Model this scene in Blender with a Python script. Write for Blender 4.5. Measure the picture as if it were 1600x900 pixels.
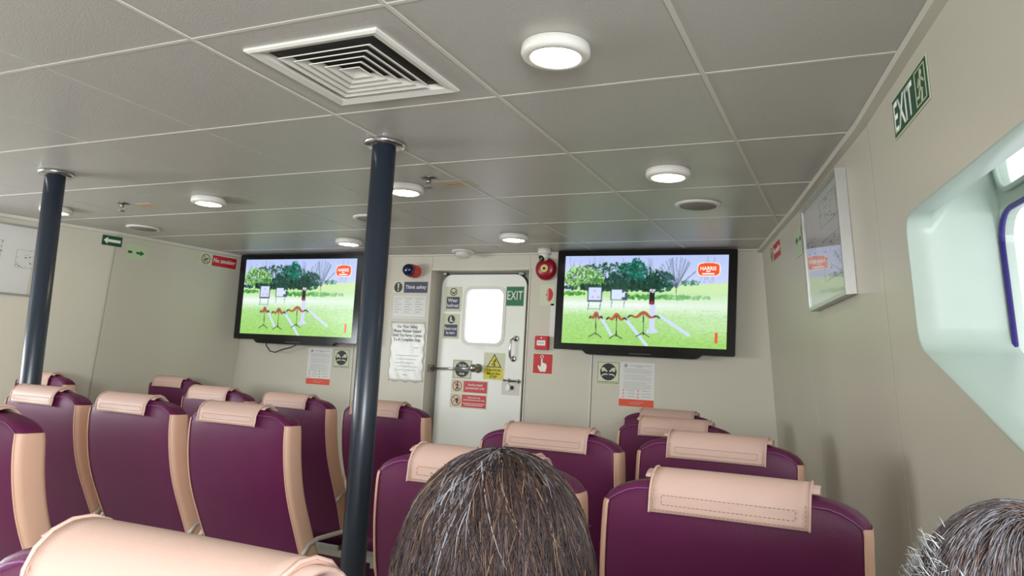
import bpy, bmesh, math, random
import numpy as np
from mathutils import Vector, Matrix
random.seed(7); rng = np.random.default_rng(7)
S = bpy.context.scene
for o in list(bpy.data.objects): bpy.data.objects.remove(o)
C = bpy.context.collection
PI = math.pi

# ------------------------------------------------------------------ camera
ZC = 1.286
cam_d = bpy.data.cameras.new('camera'); cam = bpy.data.objects.new('camera', cam_d); C.objects.link(cam)
cam_d.sensor_width = 36; cam_d.lens = 36 * 1191 / 1600; cam_d.clip_start = .02
cam.matrix_world = Matrix(((0.90913, -0.00349, 0.41649, 0), (0.41296, -0.12275, -0.90244, 0), (0.05428, 0.99243, -0.11015, ZC), (0, 0, 0, 1)))
S.camera = cam
# ------------------------------------------------------------------ view and world
S.view_settings.view_transform = 'Standard'; S.view_settings.look = 'None'
S.view_settings.gamma = 1; S.view_settings.use_curve_mapping = False
S.view_settings.exposure = 1.3
w = bpy.data.worlds.new('world'); S.world = w; w.use_nodes = True
bg = w.node_tree.nodes['Background']; bg.inputs[0].default_value = (.93, .97, 1, 1); bg.inputs[1].default_value = .66

def area(name, loc, target, sx, sy, power, col=(1, 1, 1)):
    d = bpy.data.lights.new(name, 'AREA'); d.shape = 'RECTANGLE'; d.size = sx; d.size_y = sy; d.energy = power; d.color = col
    o = bpy.data.objects.new(name, d); C.objects.link(o); o.location = loc
    o.rotation_euler = (Vector(target) - Vector(loc)).to_track_quat('-Z', 'Y').to_euler()
    return o
# daylight coming in at the side windows (area lamps stand in for it, just inside the lining)
DAY = (.90, .96, 1.0)
for yy, p in ((-1.0, 31), (-3.1, 78)):                                   # in the openings of the rear windows
    area('daylight_right', (.47 - .1896 * yy + .05, yy, 1.45), (-1.6, yy + 1.8, 2.1), 1.4, .5, p, DAY)
for yy, p in ((1.1, 24), (-1.0, 6), (-3.1, 14)):
    area('daylight_left', (-5.45 + .1896 * yy - .02, yy, 1.45), (-2.5, yy + .6, 2.0), 1.4, .5, p, DAY)
# ------------------------------------------------------------------ materials
def lin(c): return tuple(((v / 255) / 12.92 if v / 255 <= .04045 else ((v / 255 + .055) / 1.055) ** 2.4) for v in c)
MATS = {}
def mat(name, rgb, rough=.5, metal=0, spec=.5, coat=0, noise=0, nscale=20, bump=0, bscale=200, trans=0, kind='noise'):
    if name in MATS: return MATS[name]
    m = bpy.data.materials.new(name); m.use_nodes = True; nt = m.node_tree; b = nt.nodes['Principled BSDF']
    c = lin(rgb); b.inputs['Base Color'].default_value = (*c, 1); b.inputs['Roughness'].default_value = rough
    b.inputs['Metallic'].default_value = metal; b.inputs['Specular IOR Level'].default_value = spec
    b.inputs['Coat Weight'].default_value = coat; b.inputs['Transmission Weight'].default_value = trans
    tc = nt.nodes.new('ShaderNodeTexCoord')
    if noise:
        n = nt.nodes.new('ShaderNodeTexNoise'); n.inputs['Scale'].default_value = nscale; n.inputs['Detail'].default_value = 4
        nt.links.new(tc.outputs['Object'], n.inputs['Vector'])
        r = nt.nodes.new('ShaderNodeMix'); r.data_type = 'RGBA'
        r.inputs['A'].default_value = (*[v * (1 - noise) for v in c], 1); r.inputs['B'].default_value = (*[min(1, v * (1 + noise)) for v in c], 1)
        nt.links.new(n.outputs['Fac'], r.inputs['Factor']); nt.links.new(r.outputs['Result'], b.inputs['Base Color'])
    if bump:
        if kind == 'voronoi':
            n2 = nt.nodes.new('ShaderNodeTexVoronoi'); out = n2.outputs['Distance']
        else:
            n2 = nt.nodes.new('ShaderNodeTexNoise'); out = n2.outputs['Fac']
        n2.inputs['Scale'].default_value = bscale; nt.links.new(tc.outputs['Object'], n2.inputs['Vector'])
        bp = nt.nodes.new('ShaderNodeBump'); bp.inputs['Strength'].default_value = bump; bp.inputs['Distance'].default_value = .002
        nt.links.new(out, bp.inputs['Height']); nt.links.new(bp.outputs['Normal'], b.inputs['Normal'])
    MATS[name] = m; return m
def emis(name, rgb, strength, attr=None):
    m = bpy.data.materials.new(name); m.use_nodes = True; nt = m.node_tree; b = nt.nodes['Principled BSDF']
    b.inputs['Base Color'].default_value = (0, 0, 0, 1); b.inputs['Emission Strength'].default_value = strength
    b.inputs['Emission Color'].default_value = (*lin(rgb), 1); b.inputs['Roughness'].default_value = .25
    if attr:
        a = nt.nodes.new('ShaderNodeAttribute'); a.attribute_name = attr; nt.links.new(a.outputs['Color'], b.inputs['Emission Color'])
    MATS[name] = m; return m
def attrmat(name, attr, rough=.5, spec=.5, coat=0):
    m = bpy.data.materials.new(name); m.use_nodes = True; nt = m.node_tree; b = nt.nodes['Principled BSDF']
    a = nt.nodes.new('ShaderNodeAttribute'); a.attribute_name = attr; nt.links.new(a.outputs['Color'], b.inputs['Base Color'])
    b.inputs['Roughness'].default_value = rough; b.inputs['Specular IOR Level'].default_value = spec; b.inputs['Coat Weight'].default_value = coat
    MATS[name] = m; return m

M_tile = mat('ceiling_tile', (190, 186, 180), .34, spec=.6, noise=.03, nscale=3, bump=.25, bscale=230, kind='voronoi')
M_tback = mat('ceiling_void', (70, 66, 62), .9, noise=.1)
M_bar = mat('ceiling_bar', (215, 210, 200), .4, noise=.03)
M_wall = mat('wall_laminate', (208, 202, 186), .38, spec=.45, noise=.02, nscale=2, bump=.03, bscale=60)
M_seam = mat('wall_seam', (84, 72, 58), .8, noise=.05)
M_trim = mat('wall_trim', (214, 209, 196), .4, noise=.02)
M_floor = mat('floor_vinyl', (176, 170, 160), .5, noise=.1, nscale=30)
M_hull = mat('hull_white', (188, 202, 192), .35, noise=.02)
M_gasket = mat('window_gasket', (52, 38, 120), .4, noise=.05)
M_pole = mat('pole_paint', (42, 50, 62), .32, spec=.6, noise=.05, nscale=12)
M_chrome = mat('chrome', (200, 200, 200), .18, 1, noise=.03)
M_steel = mat('dull_steel', (150, 148, 142), .35, 1, noise=.1)
M_white = mat('white_plastic', (226, 222, 214), .4, noise=.02)
M_purple = mat('purple_leather', (90, 24, 64), .45, spec=.32, noise=.08, nscale=6, bump=.15, bscale=400)
M_purple2 = mat('purple_piping', (128, 70, 120), .4, noise=.05)
M_cream = mat('cream_leather', (206, 164, 140), .5, noise=.04, nscale=8, bump=.12, bscale=350)
M_cover = mat('cover_leather', (200, 167, 153), .5, noise=.04, nscale=7, bump=.12, bscale=350)
M_stitch = mat('stitching', (176, 140, 120), .7, noise=.05)
M_arm = mat('armrest_alloy', (176, 170, 158), .4, .2, noise=.05)
M_black = mat('tv_black', (8, 9, 13), .16, spec=.4, noise=.05)
M_dark = mat('dark_rubber', (28, 27, 27), .6, noise=.1)
M_door = mat('door_paint', (240, 240, 232), .3, spec=.5, noise=.02, nscale=3)
M_lamp = emis('lamp_diffuser', (255, 238, 208), 8)
M_frame = mat('alu_frame', (190, 188, 184), .3, .6, noise=.03)
M_red = mat('sign_red', (200, 34, 44), .4, noise=.03)
M_dred = mat('bell_red', (150, 18, 38), .3, noise=.05)
M_green = mat('sign_green', (24, 110, 72), .4, noise=.03)
M_dgreen = mat('sign_dark_green', (22, 84, 52), .45, noise=.03)
M_blue = mat('sign_blue', (40, 44, 84), .45, noise=.03)
M_yellow = mat('sign_yellow', (222, 208, 40), .45, noise=.03)
M_glow = mat('luminous_plate', (212, 214, 184), .5, noise=.02)
M_pgreen = mat('pale_green_plate', (200, 214, 176), .5, noise=.02)
M_sblack = mat('sign_black', (40, 40, 44), .5, noise=.05)
M_swhite = mat('sign_white', (240, 240, 232), .5, noise=.02)
M_paper = mat('paper', (226, 224, 220), .35, noise=.02)
M_plastic = mat('plastic_sleeve', (222, 221, 212), .28, spec=.6, noise=.03, bump=.1, bscale=25)
M_ink = mat('ink', (110, 108, 110), .6, noise=.05)
M_ink2 = mat('pale_ink', (168, 166, 164), .6, noise=.05)
M_orange = mat('poster_orange', (226, 84, 56), .45, noise=.03)
M_mesh = mat('speaker_mesh', (140, 137, 131), .7, noise=.1, nscale=200, bump=.5, bscale=500, kind='voronoi')
M_navy = mat('beacon_navy', (18, 20, 70), .1, spec=.8, noise=.05)
M_beacon = mat('beacon_red', (225, 60, 44), .3, noise=.03)
M_skin = mat('skin', (196, 146, 118), .5, noise=.05)
M_shirt = mat('shirt_cloth', (70, 74, 96), .8, noise=.08)
M_shirt2 = mat('jacket_cloth', (96, 92, 86), .8, noise=.08)
M_trouser = mat('trouser_cloth', (44, 44, 52), .8, noise=.08)
glass = bpy.data.materials.new('pane_glass'); glass.use_nodes = True; nt = glass.node_tree; nt.nodes.clear()
_o = nt.nodes.new('ShaderNodeOutputMaterial'); _m = nt.nodes.new('ShaderNodeMixShader'); _t = nt.nodes.new('ShaderNodeBsdfTransparent'); _g = nt.nodes.new('ShaderNodeBsdfGlossy')
_g.inputs['Roughness'].default_value = .02; _m.inputs[0].default_value = .06
nt.links.new(_t.outputs[0], _m.inputs[1]); nt.links.new(_g.outputs[0], _m.inputs[2]); nt.links.new(_m.outputs[0], _o.inputs[0])

fglass = bpy.data.materials.new('picture_glass'); fglass.use_nodes = True; nt = fglass.node_tree; nt.nodes.clear()
_o = nt.nodes.new('ShaderNodeOutputMaterial'); _m = nt.nodes.new('ShaderNodeMixShader'); _t = nt.nodes.new('ShaderNodeBsdfTransparent'); _g = nt.nodes.new('ShaderNodeBsdfGlossy'); _f = nt.nodes.new('ShaderNodeFresnel')
_g.inputs['Roughness'].default_value = .03; _f.inputs['IOR'].default_value = 1.6
_k = nt.nodes.new('ShaderNodeMath'); _k.operation = 'MULTIPLY'; _k.inputs[1].default_value = .42; nt.links.new(_f.outputs[0], _k.inputs[0]); nt.links.new(_k.outputs[0], _m.inputs[0]); nt.links.new(_t.outputs[0], _m.inputs[1]); nt.links.new(_g.outputs[0], _m.inputs[2]); nt.links.new(_m.outputs[0], _o.inputs[0])

# ------------------------------------------------------------------ helpers
def empty(name, label=None, cat=None, group=None, M=None, kind=None):
    o = bpy.data.objects.new(name, None); C.objects.link(o); o.empty_display_size = .05
    if M is not None: o.matrix_world = M
    return tag(o, label, cat, group, kind)
def tag(o, label=None, cat=None, group=None, kind=None):
    if label: o['label'] = label
    if cat: o['category'] = cat
    if group: o['group'] = group
    if kind: o['kind'] = kind
    return o
def link(name, me, m, parent=None, smooth=False):
    if m is not None and len(me.materials) == 0: me.materials.append(m)
    o = bpy.data.objects.new(name, me); C.objects.link(o)
    if parent: o.parent = parent
    if smooth: me.polygons.foreach_set('use_smooth', [True] * len(me.polygons))
    return o
def fin(name, bm, m, parent=None, smooth=False, loc=None):
    bmesh.ops.recalc_face_normals(bm, faces=bm.faces)
    me = bpy.data.meshes.new(name); bm.to_mesh(me); bm.free()
    o = link(name, me, m, parent, smooth)
    if loc: o.location = loc
    return o
def bbox(bm, x0, x1, y0, y1, z0, z1, bev=0, T=None):
    r = bmesh.ops.create_cube(bm, size=1); vs = r['verts']
    for v in vs: v.co = Vector((x0 + (v.co.x + .5) * (x1 - x0), y0 + (v.co.y + .5) * (y1 - y0), z0 + (v.co.z + .5) * (z1 - z0)))
    if bev:
        es = list({e for v in vs for e in v.link_edges})
        r = bmesh.ops.bevel(bm, geom=es, offset=bev, segments=2, affect='EDGES'); vs = list({v for f in r['faces'] for v in f.verts} | {v for v in vs if v.is_valid})
    if T is not None:
        for v in vs: v.co = T @ v.co
def box(name, b, m, parent=None, bev=0, T=None):
    bm = bmesh.new(); bbox(bm, *b, bev=bev, T=T); return fin(name, bm, m, parent)
def prism(bm, poly, z0, z1, T=None):
    lo = [bm.verts.new((x, y, z0)) for x, y in poly]; hi = [bm.verts.new((x, y, z1)) for x, y in poly]
    bm.faces.new(lo[::-1]); bm.faces.new(hi); n = len(poly)
    for i in range(n): bm.faces.new((lo[i], lo[(i + 1) % n], hi[(i + 1) % n], hi[i]))
    if T is not None:
        for v in lo + hi: v.co = T @ v.co
def lathe(bm, prof, n=32, T=None, closed=False):
    rings = []
    for r, z in prof:
        rings.append([bm.verts.new((r * math.cos(2 * PI * k / n), r * math.sin(2 * PI * k / n), z)) for k in range(n)])
    for a, b in zip(rings[:-1], rings[1:]):
        for k in range(n): bm.faces.new((a[k], a[(k + 1) % n], b[(k + 1) % n], b[k]))
    if not closed:
        bm.faces.new(rings[0][::-1]); bm.faces.new(rings[-1])
    if T is not None:
        for rg in rings:
            for v in rg: v.co = T @ v.co
def tube(bm, pts, r, n=8, rad=None):
    pts = [Vector(p) for p in pts]; rings = []
    up = Vector((0, 0, 1)); t0 = (pts[1] - pts[0]).normalized()
    if abs(t0.dot(up)) > .95: up = Vector((0, 1, 0))
    a = t0.cross(up).normalized()
    for i, p in enumerate(pts):
        t = (pts[min(i + 1, len(pts) - 1)] - pts[max(i - 1, 0)]).normalized()
        a = (a - t * a.dot(t)).normalized(); b = t.cross(a); rr = rad[i] if rad else r
        rings.append([bm.verts.new(p + (a * math.cos(2 * PI * k / n) + b * math.sin(2 * PI * k / n)) * rr) for k in range(n)])
    for q, s in zip(rings[:-1], rings[1:]):
        for k in range(n): bm.faces.new((q[k], q[(k + 1) % n], s[(k + 1) % n], s[k]))
    bm.faces.new(rings[0][::-1]); bm.faces.new(rings[-1])
def tubeo(name, pts, r, m, parent=None, n=8):
    bm = bmesh.new(); tube(bm, pts, r, n); return fin(name, bm, m, parent, True)
def rrect(cx, cy, w, h, r, seg=6):
    out = []
    for sx, sy, a0 in ((1, 1, 0), (-1, 1, 90), (-1, -1, 180), (1, -1, 270)):
        for k in range(seg + 1):
            a = math.radians(a0 + 90 * k / seg); out.append((cx + sx * (w / 2 - r) + r * math.cos(a), cy + sy * (h / 2 - r) + r * math.sin(a)))
    return out
def circ(cx, cy, r, n=28, ry=None): return [(cx + r * math.cos(2 * PI * k / n), cy + (ry or r) * math.sin(2 * PI * k / n)) for k in range(n)]
def round_poly(P, r, seg=5):
    out = []; n = len(P)
    for i in range(n):
        a, b, c = Vector(P[i - 1]), Vector(P[i]), Vector(P[(i + 1) % n])
        p = b + (a - b).normalized() * r; q = b + (c - b).normalized() * r
        for k in range(seg + 1):
            t = k / seg; out.append(tuple(p * (1 - t) ** 2 + b * 2 * t * (1 - t) + q * t * t))
    return out
def frame_mat(origin, u, v):
    u = Vector(u).normalized(); v = Vector(v); v = (v - u * v.dot(u)).normalized(); n = u.cross(v)
    return Matrix(((u.x, v.x, n.x, origin[0]), (u.y, v.y, n.y, origin[1]), (u.z, v.z, n.z, origin[2]), (0, 0, 0, 1)))
def text_mesh(s, m, name, parent, cx, cy, wd, ht, z, th=.0006, align='CENTER', bold=0, italic=0):
    cu = bpy.data.curves.new('t', 'FONT'); cu.body = s; cu.align_x = align; cu.resolution_u = 3; cu.offset = bold; cu.space_line = .95
    o = bpy.data.objects.new('t', cu); C.objects.link(o)
    dg = bpy.context.evaluated_depsgraph_get(); me = bpy.data.meshes.new_from_object(o.evaluated_get(dg))
    bpy.data.objects.remove(o); bpy.data.curves.remove(cu)
    co = np.empty(len(me.vertices) * 3); me.vertices.foreach_get('co', co); co = co.reshape(-1, 3)
    mn, mx = co.min(0), co.max(0); s_ = (wd / (mx[0] - mn[0]), ht / (mx[1] - mn[1]))
    co[:, 0] = (co[:, 0] - (mn[0] + mx[0]) / 2) * s_[0] + cx; co[:, 1] = (co[:, 1] - (mn[1] + mx[1]) / 2) * s_[1] + cy; co[:, 2] = z
    if italic: co[:, 0] += (co[:, 1] - cy) * italic
    me.vertices.foreach_set('co', co.ravel()); me.update()
    me.name = name; me.materials.clear()
    bm = bmesh.new(); bm.from_mesh(me); bm.verts.ensure_lookup_table()
    r = bmesh.ops.extrude_face_region(bm, geom=bm.faces[:])
    for v in r['geom']:
        if isinstance(v, bmesh.types.BMVert): v.co.z += th
    bmesh.ops.recalc_face_normals(bm, faces=bm.faces)
    bm.to_mesh(me); bm.free()
    return link(name, me, m, parent)
def plate(name, polys, m, parent, z0, z1, label=None):
    bm = bmesh.new()
    for P in polys: prism(bm, P, z0, z1)
    o = fin(name, bm, m, parent)
    if label: o['label'] = label
    return o
def R4(x0, x1, y0, y1): return [(x0, y0), (x1, y0), (x1, y1), (x0, y1)]
def stroke(pts, wd):
    out = []
    for a, b in zip(pts[:-1], pts[1:]):
        a, b = Vector(a), Vector(b); d = (b - a).normalized(); n = Vector((-d.y, d.x)) * wd / 2; d = d * wd / 2
        out.append([tuple(a - d + n), tuple(a - d - n), tuple(b + d - n), tuple(b + d + n)])
    return out
def ring2(cx, cy, r, wd, n=28, ry=None):
    out = []; ry = ry or r
    for k in range(n):
        a, b = 2 * PI * k / n, 2 * PI * (k + 1) / n
        out.append([(cx + r * math.cos(a), cy + ry * math.sin(a)), (cx + r * math.cos(b), cy + ry * math.sin(b)), (cx + (r - wd) * math.cos(b), cy + (ry - wd) * math.sin(b)), (cx + (r - wd) * math.cos(a), cy + (ry - wd) * math.sin(a))])
    return out
def copy_tree(o, parent=None):
    c = o.copy(); C.objects.link(c); c.parent = parent
    for ch in o.children: copy_tree(ch, c)
    return c

# ------------------------------------------------------------------ shell
ZT = 2.1; LEAN = .095; YF = 4.7; YB = -4.2
RP = [(1.148, YB + .68 - .0), (.148, 1.718), (.006, 2.467), (-.25, 3.56), (-.54, YF)]
RP[0] = (.148 + .1896 * (1.718 - YB), YB)
LP = [(-5.13 - .1896 * (1.72 - YB), YB), (-5.13, 1.72), (-4.99, 2.467), (-4.87, 2.95), (-4.66, 3.56), (-4.50, YF)]
def px_at(P, y):
    for (x0, y0), (x1, y1) in zip(P[:-1], P[1:]):
        if y <= y1 or (x1, y1) == P[-1]: return x0 + (x1 - x0) * (y - y0) / (y1 - y0)
def RW(y, z, d=0): return Vector((px_at(RP, y) + LEAN * (ZT - z) + d, y, z))
def LW(y, z, d=0): return Vector((px_at(LP, y) - LEAN * (ZT - z) - d, y, z))

def deck(name, g, z0, z1, m):
    P = [(RP[0][0] + g, YB - .1)] + [(x + g, y) for x, y in RP[1:-1]] + [(RP[-1][0] + g, YF + .2), (LP[-1][0] - g, YF + .2)] + [(x - g, y) for x, y in LP[1:-1][::-1]] + [(LP[0][0] - g, YB - .1)]
    bm = bmesh.new(); prism(bm, P, z0, z1); o = fin(name, bm, m); o['kind'] = 'structure'; return o
deck('floor', .26, -.05, 0, M_floor)
ceil = deck('ceiling', .06, ZT + .012, ZT + .06, M_tback)
XL = [.217 - .6 * k for k in range(0, 12)]           # joints across the deck
YL = [-.436 + .6 * k for k in range(0, 9)] + [YF + .02]
def clipx(P_fn, y0, y1): pass
bmt = bmesh.new(); bbox(bmt, -.2965, .2965, -.2965, .2965, 0, .011, bev=.0025)
tile_me = bpy.data.meshes.new('ceiling_tile'); bmt.to_mesh(tile_me); bmt.free(); tile_me.materials.append(M_tile)
holes = {(-1.283, 1.667)}
from itertools import product
for i in range(-1, 10):
    x1 = .217 - .6 * i; x0 = x1 - .6; cx = (x0 + x1) / 2
    for j in range(len(YL) - 1):
        y0, y1 = YL[j], YL[j + 1]; cy = (y0 + y1) / 2
        if x1 < px_at(LP, cy) - .1 or x0 > px_at(RP, cy) + .1: continue
        if abs(cx + 1.283) < .01 and abs(cy - 1.667) < .05:
            bm = bmesh.new()                                   # the tile with the air diffuser has a square hole
            prismq = [(-.2965, -.195, -.2965, .2965), (.195, .2965, -.2965, .2965), (-.195, .195, -.2965, -.195), (-.195, .195, .195, .2965)]
            for q in prismq: bbox(bm, *q, 0, .011)
            o = fin('ceiling_tile', bm, M_tile, ceil); o.location = (cx, cy, ZT)
        else:
            o = link('ceiling_tile', tile_me, M_tile, ceil); o.location = (cx, cy, ZT); o.scale = (1, (y1 - y0 - .007) / .593, 1)
# white joint strips
for j in range(1, len(YL) - 1):
    y = YL[j]; a, b = px_at(LP, y), px_at(RP, y)
    box('ceiling_strip', (a, b, y - .0055, y + .0055, ZT - .0015, ZT + .010), M_bar, ceil)
for k in (0, 1, 2):
    x = -.383 - .6 * k
    box('ceiling_strip', (x - .006, x + .006, -.4, YF, ZT - .0022, ZT + .010), M_bar, ceil)
for k in (3, 4, 5, 6, 7):
    x = -.383 - .6 * k
    box('ceiling_strip', (x - .003, x + .003, 0.9, YF - .05, ZT + .0005, ZT + .010), M_bar, ceil)
# rear part of the ceiling, behind the viewer
box('ceiling_panel', (-6.3, 1.4, YB, -.45, ZT, ZT + .011), M_tile, ceil)

# side walls: backing with separate laminate panels (narrow open seams)
def wall_strip(name, fn, y0, y1, z0, z1, d0, d1, m, parent=None, hole=None):
    bm = bmesh.new(); ys = sorted({y0, y1} | {y for _, y in (RP if fn is RW else LP) if y0 < y < y1})
    if hole is None:
        vs = [[bm.verts.new(fn(y, z, d)) for (z, d) in ((z0, d0), (z1, d0), (z1, d1), (z0, d1))] for y in ys]
        for a, b in zip(vs[:-1], vs[1:]):
            for k in range(4): bm.faces.new((a[k], a[(k + 1) % 4], b[(k + 1) % 4], b[k]))
        bm.faces.new(vs[0]); bm.faces.new(vs[-1][::-1])
    else:
        H = hole; cy = sum(p[0] for p in H) / len(H); cz = sum(p[1] for p in H) / len(H); outer = []
        for (hy, hz) in H:
            dy, dz = hy - cy, hz - cz; t = 1e9
            if dy > 1e-9: t = min(t, (y1 - cy) / dy)
            if dy < -1e-9: t = min(t, (y0 - cy) / dy)
            if dz > 1e-9: t = min(t, (z1 - cz) / dz)
            if dz < -1e-9: t = min(t, (z0 - cz) / dz)
            outer.append((cy + dy * t, cz + dz * t))
        for cyy, czz in ((y0, z0), (y1, z0), (y0, z1), (y1, z1)):     # snap the nearest outer point to each corner
            k = min(range(len(outer)), key=lambda i: (outer[i][0] - cyy) ** 2 + (outer[i][1] - czz) ** 2); outer[k] = (cyy, czz)
        L = []
        for d in (d0, d1):
            L.append([bm.verts.new(fn(y, z, d)) for y, z in H]); L.append([bm.verts.new(fn(y, z, d)) for y, z in outer])
        n = len(H)
        for k in range(n):
            j = (k + 1) % n
            for A, B in ((L[0], L[1]), (L[2], L[3]), (L[0], L[2]), (L[1], L[3])): bm.faces.new((A[k], A[j], B[j], B[k]))
    return fin(name, bm, m, parent)
WH = round_poly([(2.14, 1.735), (.45, 1.735), (.45, 1.36), (.78, 1.16), (1.40, 1.13), (2.14, 1.405)], .05)
def hole_shift(dy): return [(y + dy, z) for y, z in WH]
for side, fn, P in (('right', RW, RP), ('left', LW, LP)):
    root = wall_strip('wall_' + side, fn, 2.3, YF + .02, 0, ZT + .01, .012, .05, M_seam); root['kind'] = 'structure'
    seams = [YB, -2.9, -.9, .3 if False else .40 - .1, 2.431, 3.575, YF] if False else [YB, -1.85, .2, 2.431, 3.575, YF]
    for a, b in zip(seams[:-1], seams[1:]):
        h = None
        if b < 2.5: h = hole_shift({2.431: 0, .2: -2.12, -1.85: -4.25}[b])
        o = wall_strip('wall_panel', fn, a + .0025, b - .0025, 0, ZT, 0, .012, M_wall, root, h)
        if h:
            cy0 = {2.431: 0, .2: -2.12, -1.85: -4.25}[b]
            # deep reveal from lining to hull
            bm = bmesh.new()
            D = [(.0, 0, .008), (-.004, 0, 0), (.0, 0, -.004), (.05, 0, -.006), (.2, 1, -.006)]
            cy = sum(p[0] for p in h) / len(h); cz = sum(p[1] for p in h) / len(h); rings = []
            for d, spl, gr in D:
                rg = []
                for (y, z) in h:
                    v = Vector((y - cy, z - cz)); v = v * (1 + gr / v.length); yy, zz = cy + v.x, cz + v.y
                    if spl and zz > 1.6: zz += .20
                    rg.append(bm.verts.new(fn(yy, zz, d) if not spl else fn(yy, min(zz, 1.95), d)))
                rings.append(rg)
            for A, B in zip(rings[:-1], rings[1:]):
                for k in range(len(A)): bm.faces.new((A[k], A[(k + 1) % len(A)], B[(k + 1) % len(A)], B[k]))
            n_ = {('right', 2.431): 1, ('right', .2): 2, ('right', -1.85): 3, ('left', 2.431): 4, ('left', .2): 5, ('left', -1.85): 6}[(side, b)]
            wn = fin('window_%d' % n_, bm, M_hull, None, True); wn['kind'] = 'structure'
            # hull plate with two openings (upper light, lower light) and their rubber gaskets
            def P3(y, z, d=.2): return fn(y + cy0, z, d)
            outer = [(2.16, 1.05), (2.16, 1.97), (.40, 1.97), (.40, 1.05)]
            up = rrect(1.30, 1.86, 1.62, .17, .06); lo = rrect(1.32, 1.45, 1.61, .56, .07)
            for nm, yr, zr, hh in (('hull_plate', (.40, 2.16), (1.755, 1.97), up), ('hull_plate', (.40, 2.16), (1.05, 1.755), lo)):
                bm = bmesh.new(); c_y = 1.30; c_z = sum(p[1] for p in hh) / len(hh); ot = []
                for (hy, hz) in hh:
                    dy, dz = hy - c_y, hz - c_z; t = 1e9
                    if dy > 1e-9: t = min(t, (yr[1] - c_y) / dy)
                    if dy < -1e-9: t = min(t, (yr[0] - c_y) / dy)
                    if dz > 1e-9: t = min(t, (zr[1] - c_z) / dz)
                    if dz < -1e-9: t = min(t, (zr[0] - c_z) / dz)
                    ot.append((c_y + dy * t, c_z + dz * t))
                for cyy, czz in product(yr, zr):
                    k = min(range(len(ot)), key=lambda i: (ot[i][0] - cyy) ** 2 + (ot[i][1] - czz) ** 2); ot[k] = (cyy, czz)
                A = [bm.verts.new(P3(*p)) for p in hh]; B = [bm.verts.new(P3(*p)) for p in ot]
                A2 = [bm.verts.new(P3(p[0], p[1], .22)) for p in hh]; B2 = [bm.verts.new(P3(p[0], p[1], .22)) for p in ot]
                for k in range(len(hh)):
                    j = (k + 1) % len(hh); bm.faces.new((A[k], A[j], B[j], B[k])); bm.faces.new((A2[k], A2[j], B2[j], B2[k])); bm.faces.new((A[k], A[j], A2[j], A2[k]))
                fin(nm, bm, M_hull, wn)
                g = bmesh.new(); pts = [P3(p[0], p[1], .195) for p in hh]; tube(g, pts + [pts[0]], .007, 6)
                fin('gasket', g, M_gasket if hh is lo else M_hull, wn, True)
                g = bmesh.new(); g.faces.new([g.verts.new(P3(p[0], p[1], .212)) for p in hh]); fin('pane', g, glass, wn)
    # strip between wall and ceiling
    tr = wall_strip('trim_1' if side == 'right' else 'trim_2', fn, YB, YF, ZT - .022, ZT - .001, -.028, 0, M_trim); tr['kind'] = 'structure'
    bsb = wall_strip('baseboard_' + side, fn, YB, YF, 0, .09, -.012, 0, M_seam); bsb['kind'] = 'structure'

# front wall
DX0, DX1, DZ = -2.81, -2.045, 1.985
wf = box('wall_front', (-4.9, -3.0, YF + .013, YF + .03, 0, ZT), M_seam); wf['kind'] = 'structure'
wf2 = box('wall_backing', (DX1 + .02, -.1, YF + .013, YF + .03, 0, ZT), M_seam, wf)
for a, b, z0, z1 in ((-4.78, -3.44, 0, ZT), (-3.436, DX0 - .002, 0, ZT), (DX0 + .002, DX1 - .002, DZ + .006, ZT), (DX1 + .002, -1.572, 0, ZT), (-1.568, -.28, 0, ZT)):
    box('wall_panel', (a, b, YF, YF + .012, z0, z1 - .002), M_wall, wf)
box('seam_cover', (-1.586, -1.573, YF - .003, YF, .0, ZT - .03), M_trim, wf)
box('seam_cover', (-3.456, -3.443, YF - .003, YF, .0, ZT - .03), M_trim, wf)
t3 = box('trim_3', (-4.52, -.53, YF - .02, YF, ZT - .012, ZT - .001), M_trim); t3['kind'] = 'structure'
bf = box('baseboard_front', (-4.68, DX0 - .01, YF - .012, YF, 0, .09), M_seam); bf['kind'] = 'structure'
wb = box('wall_back', (-6.6, 1.8, YB - .1, YB, 0, ZT), M_wall); wb['kind'] = 'structure'

# door opening frame and the weathertight door
t4 = empty('trim_4', kind='structure')
def dbox(n, b, m=M_trim, bev=.002): return box(n, b, m, t4, bev)
dbox('door_jamb', (DX0 - .012, DX0, YF - .006, YF + .15, 0, DZ + .012)); dbox('door_jamb', (DX1, DX1 + .012, YF - .006, YF + .15, 0, DZ + .012))
dbox('door_head', (DX0, DX1, YF - .006, YF + .15, DZ, DZ + .012)); dbox('door_sill', (DX0, DX1, YF, YF + .15, 0, .12))
# bulkhead the door closes against (ring around the leaf)
YD = 4.80; lx0, lx1, lz0, lz1 = -2.775, -2.105, .2, 1.968
bm = bmesh.new(); bbox(bm, DX0, lx0 + .03, YD + .03, YD + .05, 0, DZ); bbox(bm, lx1 - .03, DX1, YD + .03, YD + .05, 0, DZ); bbox(bm, lx0 + .03, lx1 - .03, YD + .03, YD + .05, lz1 - .03, DZ); bbox(bm, lx0 + .03, lx1 - .03, YD + .03, YD + .05, 0, lz0 + .03)
fin('bulkhead', bm, mat('bulkhead_grey', (150, 148, 140), .5, noise=.05), t4)
MF = frame_mat((0, 0, 0), (1, 0, 0), (0, 0, 1))
def at_front(x, z, y=YF): return frame_mat((x, y, z), (1, 0, 0), (0, 0, 1))
door = empty('door_1', kind='structure', M=at_front((lx0 + lx1) / 2, 0, YD + .03))   # local x right, y up, z towards the cabin
dw, dh = lx1 - lx0, lz1 - lz0; dcy = (lz0 + lz1) / 2; dox = (lx0 + lx1) / 2
def Dx(x): return x * 1.0213 - dox
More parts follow.
